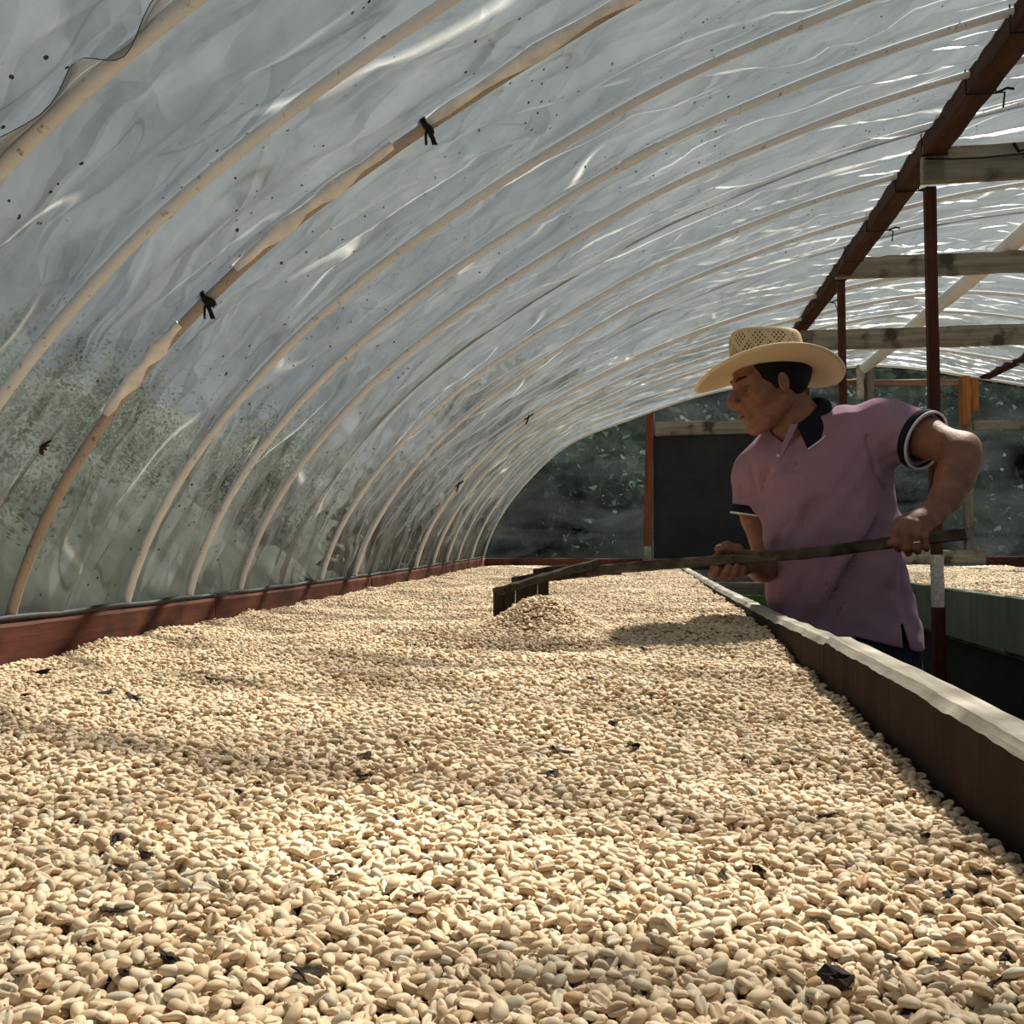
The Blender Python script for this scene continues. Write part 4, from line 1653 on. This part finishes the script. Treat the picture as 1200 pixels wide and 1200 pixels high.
# hair: a close cap over the back and sides of the skull
Hf = Field(HC - .14, HC + .14, .0035)
Hf.ell(hp(-.014, 0, .034), HA, (.103, .082, .094), 0)
def cutplane(pnt, n):
    n = nrm(n)
    return lambda x, y, z: (x - pnt[0]) * n[0] + (y - pnt[1]) * n[1] + (z - pnt[2]) * n[2]
Hf.apply(lambda x, y, z: -cutplane(hp(.060, 0, .06), hf * 1.0 - hu * .25)(x, y, z), HC - .14, HC + .14, .008, 'cut', 0)
Hf.apply(lambda x, y, z: cutplane(hp(-.06, 0, -.050), hu * 1.0 + hf * -.55)(x, y, z), HC - .14, HC + .14, .008, 'cut', 0)
# sideburns
for sgn in (-1, 1):
    Hf.cone(hp(.018, .072 * sgn, .02), .010, hp(.016, .070 * sgn, -.012), .006, .008)
V, F = Hf.mesh()
obj('hair', relax(V, F, 1), F, M['hair'], man)

# ------------------------------------------------------------------ polo shirt
Sf = Field((.12, 2.46, .80), (.98, 3.06, 1.60), .0036)
ZB = P(985, 757, 2.7)[2]
hem = lambda x, y, z: z - (ZB + .004 * np.sin(x * 40))
S1L, S2L = Lsh + np.array([-.01, 0, -.004]), P(1084, 516, 2.603)
S1R, S2R = Rsh + np.array([.012, 0, -.004]), P(884, 603, 2.872)


def shirt_solid(off, ext, sx):
    Fd = Field((.12, 2.46, .80), (.98, 3.06, 1.60), .0036)
    Fd.apply(torso_fn(off, top=RZ[-1] + .01, bottom=ZB - ext), TLO - .03, THI, .01)
    Fd.cone(Rsh + np.array([.02, 0, -.012]), .072 - off, Lsh + np.array([-.035, 0, -.018]), .072 - off, .045)
    Fd.cone(NECK + np.array([.012, .012, -.036]), .076 - off, (Lsh + NECK) / 2 + np.array([0, 0, -.008]), .064 - off, .04)
    Fd.cone(P(905, 540, 2.78), .06 - off, Rsh + np.array([.01, 0, -.005]), .066 - off, .03)
    dL, dR = nrm(S2L - S1L), nrm(S2R - S1R)
    Fd.cone(S1L, .075 - off, S2L + dL * sx, .066 - off, .03)
    Fd.cone(S1R, .068 - off, S2R + dR * sx, .0575 - off, .03)
    return Fd, dL, dR


So, dL, dR = shirt_solid(0, .12, .012)
Si, _, _ = shirt_solid(.009, .16, .05)
# folds: (list of surface points as picture coords, depth guess, radius, amplitude)  + is a valley
FOLDS = [([(1047, 560), (1036, 600), (1018, 640), (995, 680), (962, 742)], .020, .0125), ([(1060, 590), (1050, 640), (1040, 690)], .018, -.008),
         ([(1030, 590), (1008, 628), (985, 665), (950, 735)], .016, -.010),
         ([(968, 575), (945, 605), (930, 640)], .016, .007), ([(952, 570), (928, 600), (912, 640)], .014, -.007), ([(935, 590), (915, 625), (905, 655)], .012, .006),
         ([(960, 640), (940, 690), (930, 730)], .018, .006), ([(925, 650), (918, 690), (915, 715)], .013, -.006),
         ([(1062, 500), (1045, 522), (1020, 535)], .012, .006), ([(1075, 520), (1052, 536), (1030, 545)], .012, .007), ([(1072, 508), (1050, 520), (1030, 530)], .010, -.005),
         ([(1012, 480), (1018, 520), (1028, 560), (1042, 590)], .006, .004),
         ([(880, 530), (882, 560), (890, 595)], .008, .005), ([(905, 545), (893, 570), (890, 600)], .012, .009), ([(868, 560), (870, 585)], .01, .004),
         ([(1000, 700), (980, 725), (960, 750)], .012, -.006), ([(1055, 640), (1060, 700), (1066, 740)], .014, .006),
         ([(905, 548), (925, 525), (945, 508), (965, 495)], .009, -.005), ([(898, 560), (930, 548), (965, 545)], .012, .004)]
sl, x, y, z = So.sub(So.lo, So.lo + So.h * So.n, 0)
for pts, rad, amp in FOLDS:
    q = []
    for (px, py) in pts:
        # depth of the cloth under this picture point: march along the sight line
        best = None
        for Yq in np.arange(2.47, 3.0, .006):
            p_ = P(px, py, Yq)
            g = np.round((p_ - So.lo) / So.h).astype(int)
            if (g >= 0).all() and (g < So.n).all() and So.D[tuple(g)] < 0:
                best = p_
                break
        q.append(best if best is not None else P(px, py, 2.72))
    qa = np.array(q)
    slb, xb, yb, zb = So.sub(qa.min(0), qa.max(0), rad * 2.4)
    dm = None
    for k_, (a, b) in enumerate(zip(q[:-1], q[1:])):
        ab = b - a
        L2 = ab @ ab + 1e-9
        tt = np.clip(((xb - a[0]) * ab[0] + (yb - a[1]) * ab[1] + (zb - a[2]) * ab[2]) / L2, 0, 1)
        d2 = (xb - a[0] - tt * ab[0]) ** 2 + (yb - a[1] - tt * ab[1]) ** 2 + (zb - a[2] - tt * ab[2]) ** 2
        fade = np.clip(np.minimum((k_ + tt) * 1.6, (len(q) - 1 - k_ - tt) * 1.6), 0, 1)
        g_ = fade * np.exp(-d2 / (rad * rad))
        dm = g_ if dm is None else np.maximum(dm, g_)
    So.D[slb] += (amp * 2.15 * dm).astype(np.float32)
# soft cloth unevenness
wv = (.0016 * np.sin(x * 61 + z * 37 + y * 20) * np.sin(z * 53 - x * 21) + .0012 * np.sin(x * 113 - z * 70 + y * 41)).astype(np.float32)
So.D += wv
Si.D += wv
D = np.maximum(So.D, -(So.D + .010))
# open hem, sleeve ends and neck
D = np.maximum(D, np.where((x - P(985, 700, 2.8)[0]) ** 2 < .08, (ZB + .012 * np.clip((x - P(1050, 755, 2.7)[0]) / .05, -2, 1) * -1 - z), -1).astype(np.float32))
near_L = (cutplane(S2L, dL)(x, y, z) > -.0) & (np.sqrt((x - S2L[0]) ** 2 + (y - S2L[1]) ** 2 + (z - S2L[2]) ** 2) < .17) & (x > S1L[0])
D = np.where(near_L, np.maximum(D, cutplane(S2L, dL)(x, y, z)), D)
cr = cutplane(S2R, dR)(x, y, z)
near_R = (np.sqrt((x - S2R[0]) ** 2 + (y - S2R[1]) ** 2) < .068) & (cr > 0) & (cr < .16) & ((x - S2R[0]) < .032)
D = np.where(near_R, np.maximum(D, cr), D)
# side vent near the camera's right hem
vt = P(1051, 730, 2.70)
vd = np.maximum(np.abs((x - vt[0]) - (z - vt[2]) * -.18) - (.003 + np.clip((vt[2] - z) * .09, 0, .02)), z - vt[2])
D = np.where((y < 2.80) & (x > .5), np.maximum(D, -vd), D)
Sf.D = D.astype(np.float32)
nk = NECK + np.array([-.004, -.008, .0])
Sf.cone(nk + np.array([0, 0, -.012]), .064, nk + np.array([-.01, -.01, .13]), .105, .0, 'cut')
vpt = P(913, 541, 2.66)
Sf.cone(P(917, 505, 2.68), .030, vpt, .004, .004, 'cut')
SV, SF = Sf.mesh()
SV = relax(SV, SF, 7, .5)


def mat_shirt():
    t = NT('faded purple pique cotton')
    n = t.noise(t.coord(scale=(9, 9, 9)), 1, 5, .6)
    n2 = t.noise(t.coord(scale=(420, 420, 420)), 1, 3, .7)
    n3 = t.noise(t.coord(scale=(60, 60, 160)), 1, 4, .6)
    col = t.ramp(n, [(.3, (.21, .120, .170)), (.7, (.295, .176, .238))])
    col = t.mixc(t.math('MULTIPLY', n2, .5), col, (.35, .225, .31))
    t.principled(col, .92, t.bump(t.math('ADD', n2, n3), .35, .0022), .15)
    return t.m


M['shirt'] = mat_shirt()
M['navy'] = mat_plain('navy knit trim', (.010, .012, .022), .9, .15, .3, 400, .4)
M['white_trim'] = mat_plain('white knit stripe', (.62, .6, .62), .9, .1, .1, 300)
shirt = obj('polo_shirt', SV, SF, M['shirt'], man)


def ring_on(c, d, r0, r1, w, th, n=40, tilt=None, bulge=0):
    """flat band around axis d at c: radius r0 at start, r1 at the end, width w, thickness th"""
    d = nrm(d)
    u = nrm(np.cross(d, (0, 1, .2)))
    v = np.cross(d, u)
    V = []
    for k in range(n):
        a = 2 * math.pi * k / n
        e_ = math.cos(a) * u + math.sin(a) * v
        for (r, s_) in ((r0, 0), (r1, w), (r1 - th, w), (r0 - th, 0)):
            V.append(c + e_ * r + d * s_)
    return V, grid_faces(n, 4, True, True)


def cuff(c, d, r):
    V, F = ring_on(c - d * .020, d, r + .0020, r + .0022, .021, .006)
    o = obj('cuff', V, F, M['navy'], shirt)
    V, F = ring_on(c + d * .0012, d, r + .0026, r + .0024, .0045, .006)
    obj('stripe', V, F, M['white_trim'], shirt)


cuff(S2L, dL, .0725)
cuff(S2R, dR, .0630)

# collar: folded leaf around the neck, open at the front
def collar():
    ax = nrm(P(928, 478, 2.74) - (NECK + np.array([0, 0, -.02])))
    ax = nrm(ax + np.array([-.30, -.08, 0]))
    c = NECK + np.array([.008, .004, .012])
    u = nrm(np.array([-.75, -.62, 0]))               # front of the neck opening
    u = nrm(u - ax * (u @ ax))
    v = np.cross(ax, u)
    n = 44
    rows = [(.066, -.010), (.069, .036), (.075, .042), (.084, .036), (.112, -.010), (.109, -.014), (.077, .030)]
    V, SV_ = [], []
    for i in range(n):
        a = math.radians(34) + (2 * math.pi - math.radians(68)) * i / (n - 1)
        e_ = math.cos(a) * u + math.sin(a) * v
        fr = max(0, math.cos(a))                    # collar points hang lower at the front
        for (r, h) in rows:
            drop = (.022 * fr if h < .0 else .012 * fr)
            V.append(c + e_ * (r * (1 + .05 * fr)) + ax * (h - drop))
        p4 = V[-3]
        SV_.append(p4 + e_ * .0012)
    F = grid_faces(n, len(rows), False, True)
    o = obj('collar', V, F, M['navy'], shirt)
    Vt, Ft = tube(SV_, .0026, 6)
    obj('collar_stripe', Vt, Ft, M['white_trim'], shirt)


collar()
# placket strips beside the open neck and a button
def strip(pts, w, th, name, m):
    Pp = [P(*q) for q in pts]
    V, F = plank_path(Pp, th, w, 10, .0003, 5, up=(-.8, .1, .5))
    return obj(name, V, F, m, shirt, False)


def on_cloth(px, py, lift=.002):
    for Yq in np.arange(2.47, 3.0, .003):
        p_ = P(px, py, Yq)
        g = np.round((p_ - Sf.lo) / Sf.h).astype(int)
        if (g >= 0).all() and (g < Sf.n).all() and Sf.D[tuple(g)] < 0:
            return P(px, py, Yq - lift)
    return P(px, py, 2.68)


def flap(poly, name, m, lift=.004, th=.003):
    q = [on_cloth(px, py, lift) for px, py in poly]
    ymean = np.mean([a[1] for a in q])
    n = len(q)
    V = q + [a + np.array([0, th, 0]) for a in q]
    F = [tuple(range(n)), tuple(range(n, 2 * n))[::-1]] + [(i, (i + 1) % n, (i + 1) % n + n, i + n) for i in range(n)]
    return obj(name, V, F, m, shirt, False)


flap([(914, 545), (931, 542), (932, 546), (915, 549)], 'placket_bar', M['shirt'], .004, .004)
bt = on_cloth(911, 534, .002)
V, F = tube([bt, bt + np.array([0, -.003, 0])], [.0055, .0055], 10)
obj('button', V, F, M['white_trim'], shirt)
# turned-back neck facing
fa = [P(926, 497, 2.672), P(935, 497, 2.668), P(924, 520, 2.655), P(914, 541, 2.650), P(915, 525, 2.662)]
V = fa + [a + np.array([.002, .005, 0]) for a in fa]
F = [tuple(range(5)), tuple(range(5, 10))[::-1]] + [(i, (i + 1) % 5, (i + 1) % 5 + 5, i + 5) for i in range(5)]
obj('neck_facing', V, F, M['shirt'], shirt, False)

# ring on the ring finger
rc_ = (pip[2] + dip[2]) / 2
V, F = ring_on(rc_, nrm(dip[2] - pip[2]), .0112, .0112, .004, .002, 20)
obj('finger_ring', V, F, M['metal'], man)

# trousers, belt and boots
Tf = Field((.2, 2.5, .06), (.98, 3.1, .92), .006)
PV = P(990, 790, 2.80)
Tf.apply(torso_fn(.012, top=P(985, 745, 2.8)[2], bottom=PV[2] - .05), np.array([.1, 2.5, .6]), np.array([.98, 3.1, .92]), .02)
for sgn, fx in ((-1, .0), (1, .02)):
    hip = PV + lat * .085 * sgn + np.array([0, 0, -.03])
    knee = np.array([hip[0] + fx, hip[1] - .02 + .03 * sgn, .44])
    ank = np.array([hip[0] + fx * 2, hip[1] + .03, .09])
    Tf.chain([hip, knee, ank], [.105, .078, .068], .03)
V, F = Tf.mesh()
tro = obj('trousers', relax(V, F, 1), F, mat_plain('dark denim', (.018, .024, .040), .9, .15, .35, 120, .4), man)
for sgn, fx in ((-1, .0), (1, .02)):
    hip = PV + lat * .085 * sgn
    a = np.array([hip[0] + fx * 2, hip[1] + .03, .05])
    Bf = Field(a - np.array([.24, .16, .06]), a + np.array([.14, .16, .12]), .005)
    Bf.cone(a + np.array([.02, 0, .06]), .052, a + np.array([.02, 0, -.005]), .045, .02)
    Bf.cone(a + np.array([.0, 0, -.002]), .046, a + np.array([-.15, -.05, -.012]), .036, .03)
    Bf.apply(lambda x, y, z: z - .004 + 0 * x + 0 * y, a - .3, a + .3, 0, 'cut', 0)
    V, F = Bf.mesh()
    obj('boot', relax(V, F, 1), F, mat_plain('black rubber boot', (.02, .02, .02), .5, .4), man)

# ------------------------------------------------------------------ straw hat
def mat_straw(weave):
    t = NT('woven straw crown' if weave else 'straw brim')
    tc = t.n('ShaderNodeTexCoord')
    n = t.noise(t.coord('UV', (80, 500, 1)), 1, 4, .6)
    col = t.ramp(n, [(.3, (.60, .47, .29)), (.7, (.76, .62, .42))])
    if weave:
        sep = t.n('ShaderNodeSeparateXYZ')
        t.l(tc.outputs['UV'], sep.inputs[0])
        u, v = sep.outputs[0], sep.outputs[1]
        a = t.math('ADD', t.math('MULTIPLY', u, 50), t.math('MULTIPLY', v, 7.5))
        b = t.math('SUBTRACT', t.math('MULTIPLY', u, 50), t.math('MULTIPLY', v, 7.5))
        fa_ = t.math('ABSOLUTE', t.math('SUBTRACT', t.math('FRACT', a), .5))
        fb_ = t.math('ABSOLUTE', t.math('SUBTRACT', t.math('FRACT', b), .5))
        hole = t.math('MULTIPLY', t.math('LESS_THAN', fa_, .27), t.math('LESS_THAN', fb_, .27))
        # big lozenges alternate open and close weave
        A = t.math('ADD', t.math('MULTIPLY', u, 11), t.math('MULTIPLY', v, 1.4))
        Bq = t.math('SUBTRACT', t.math('MULTIPLY', u, 11), t.math('MULTIPLY', v, 1.4))
        la = t.math('GREATER_THAN', t.math('ABSOLUTE', t.math('SUBTRACT', t.math('FRACT', A), .5)), .10)
        lb = t.math('GREATER_THAN', t.math('ABSOLUTE', t.math('SUBTRACT', t.math('FRACT', Bq), .5)), .10)
        band = t.math('MULTIPLY', t.math('GREATER_THAN', v, .34), t.math('LESS_THAN', v, .86))
        hole = t.math('MULTIPLY', t.math('MULTIPLY', hole, band), t.math('MULTIPLY', la, lb))
        col = t.mixc(hole, col, (.10, .065, .035))
    t.principled(col, .7, t.bump(n, .3, .001), .25)
    # thin straw lets some light through
    p = t.t.nodes['Principled BSDF']
    tr = t.n('ShaderNodeBsdfTranslucent')
    t.l(col, tr.inputs[0])
    mx = t.n('ShaderNodeMixShader')
    mx.inputs[0].default_value = .35 if weave else .05
    t.l(p.outputs[0], mx.inputs[1])
    t.l(tr.outputs[0], mx.inputs[2])
    t.l(mx.outputs[0], t.out.inputs[0])
    return t.m


def build_hat():
    hat = empty('straw_hat', HC)
    hat.parent = man
    hat.location = tuple(HC - wloc(man))
    bc = P(900, 434, 2.71)
    # hat axes: forward (towards the face), left, up; slight forward dip
    f = nrm((-.985, -.14, -.05))
    l = nrm(nrm(np.cross((0, 0, 1), f)) + np.array([0, 0, .13]))
    u = np.cross(f, l)
    n = 72
    # crown: loft of ovals, top rounded and a little dented
    rows = [(1.0, -.004, 0), (1.0, .004, .06), (.985, .02, .2), (.965, .04, .4), (.95, .06, .6), (.935, .075, .76), (.91, .087, .86), (.86, .096, .93), (.76, .101, .97), (.5, .102, 1.0), (.2, .098, 1.0), (.02, .097, 1.0)]
    V, UV = [], []
    for (s, h, vv) in rows:
        for k in range(n):
            a = 2 * math.pi * k / n
            V.append(bc + f * (.100 * s * math.cos(a)) + l * (.088 * s * math.sin(a)) + u * (h + .004 * math.cos(2 * a) * min(1, h * 20) + (.006 * math.cos(a) * (h / .1))))
            UV.append((k / n if k < n else 1, vv))
    o = obj('crown', V, grid_faces(len(rows), n, False, True), mat_straw(True), hat, uv=UV)
    # fix the UV seam: last column wraps
    me = o.data
    uvl = me.uv_layers[0].data
    for p in me.polygons:
        us = [uvl[i].uv[0] for i in p.loop_indices]
        if max(us) - min(us) > .5:
            for i in p.loop_indices:
                if uvl[i].uv[0] < .5: uvl[i].uv[0] += 1
    sub = o.modifiers.new('sub', 'SUBSURF')
    sub.levels = sub.render_levels = 1
    fix_normals(o)
    # brim: oval, sides curled up, front and back dipping; doubled for thickness
    V, UV = [], []
    nr = 12
    def br_pt(t, a, top):
        rx = .086 + (.188 - .086) * t
        ry = .078 + (.176 - .078) * t
        z = (-.034 * t ** 1.3) * math.cos(a) ** 2 + (.016 * t ** 1.5) * math.sin(a) ** 2 + .004 * math.sin(3 * a) * t * t
        if t > .97: z -= .001
        return bc + f * rx * math.cos(a) + l * ry * math.sin(a) + u * (z + (.0025 if top else -.0025))
    seq = [(i / (nr - 1), True) for i in range(nr)] + [(i / (nr - 1), False) for i in range(nr)][::-1]
    for (t_, top) in seq:
        for k in range(n):
            a = 2 * math.pi * k / n
            V.append(br_pt(t_, a, top))
            UV.append((t_ * .2, k / n))
    o = obj('brim', V, grid_faces(len(seq), n, True, True), mat_straw(False), hat, uv=UV)
    fix_normals(o)
    hem_ = [br_pt(1.0, a, True) for a in np.linspace(0, 2 * math.pi, 73)]
    V, F = tube(hem_, .0035, 6, False)
    obj('brim_edge', V, F, mat_straw(False), hat)


build_hat()

# ------------------------------------------------------------------ moth on the sheeting
mp_ = film_point(36, 515)
mo = empty('moth', mp_, 'small dark moth with spread wings resting on the plastic sheeting', 'moth')
M['moth'] = mat_plain('dark moth wing', (.03, .022, .016), .8, .1, .6, 120)
pr, _ = profile_c(round(mp_[1], 1))
kk = np.argmin(np.hypot(pr[:, 0] - mp_[0], pr[:, 1] - mp_[2]))
tg = nrm(np.array([pr[kk + 2, 0] - pr[kk - 2, 0], 0, pr[kk + 2, 1] - pr[kk - 2, 1]]))
ny = np.array([0, 1., 0])
inn = nrm(np.cross(tg, ny))
if inn[0] < 0: inn = -inn
c = mp_ + inn * .022


def wing(pts, name):
    q = [c + tg * a + ny * b + inn * (.001 + .25 * abs(a) * .1) for a, b in pts]
    n = len(q)
    V = q + [a + inn * .0006 for a in q]
    F = [tuple(range(n)), tuple(range(n, 2 * n))[::-1]] + [(i, (i + 1) % n, (i + 1) % n + n, i + n) for i in range(n)]
    obj(name, V, F, M['moth'], mo, False)


s_ = .0017
for sg in (1, -1):
    wing([(0, 0), (sg * 4 * s_, 1 * s_), (sg * 9 * s_, 7 * s_), (sg * 10 * s_, 12 * s_), (sg * 8 * s_, 14 * s_), (sg * 3 * s_, 9 * s_)], 'fore_wing')
    wing([(0, 1 * s_), (sg * 3 * s_, 9 * s_), (sg * 4 * s_, 14 * s_), (sg * 2 * s_, 16 * s_), (sg * .3 * s_, 9 * s_)], 'hind_wing')
V, F = tube([c + ny * -.002 + inn * .002, c + ny * .004 + inn * .003, c + ny * .016 + inn * .002], [.0015, .0028, .0012], 8)
obj('abdomen', V, F, M['moth'], mo)
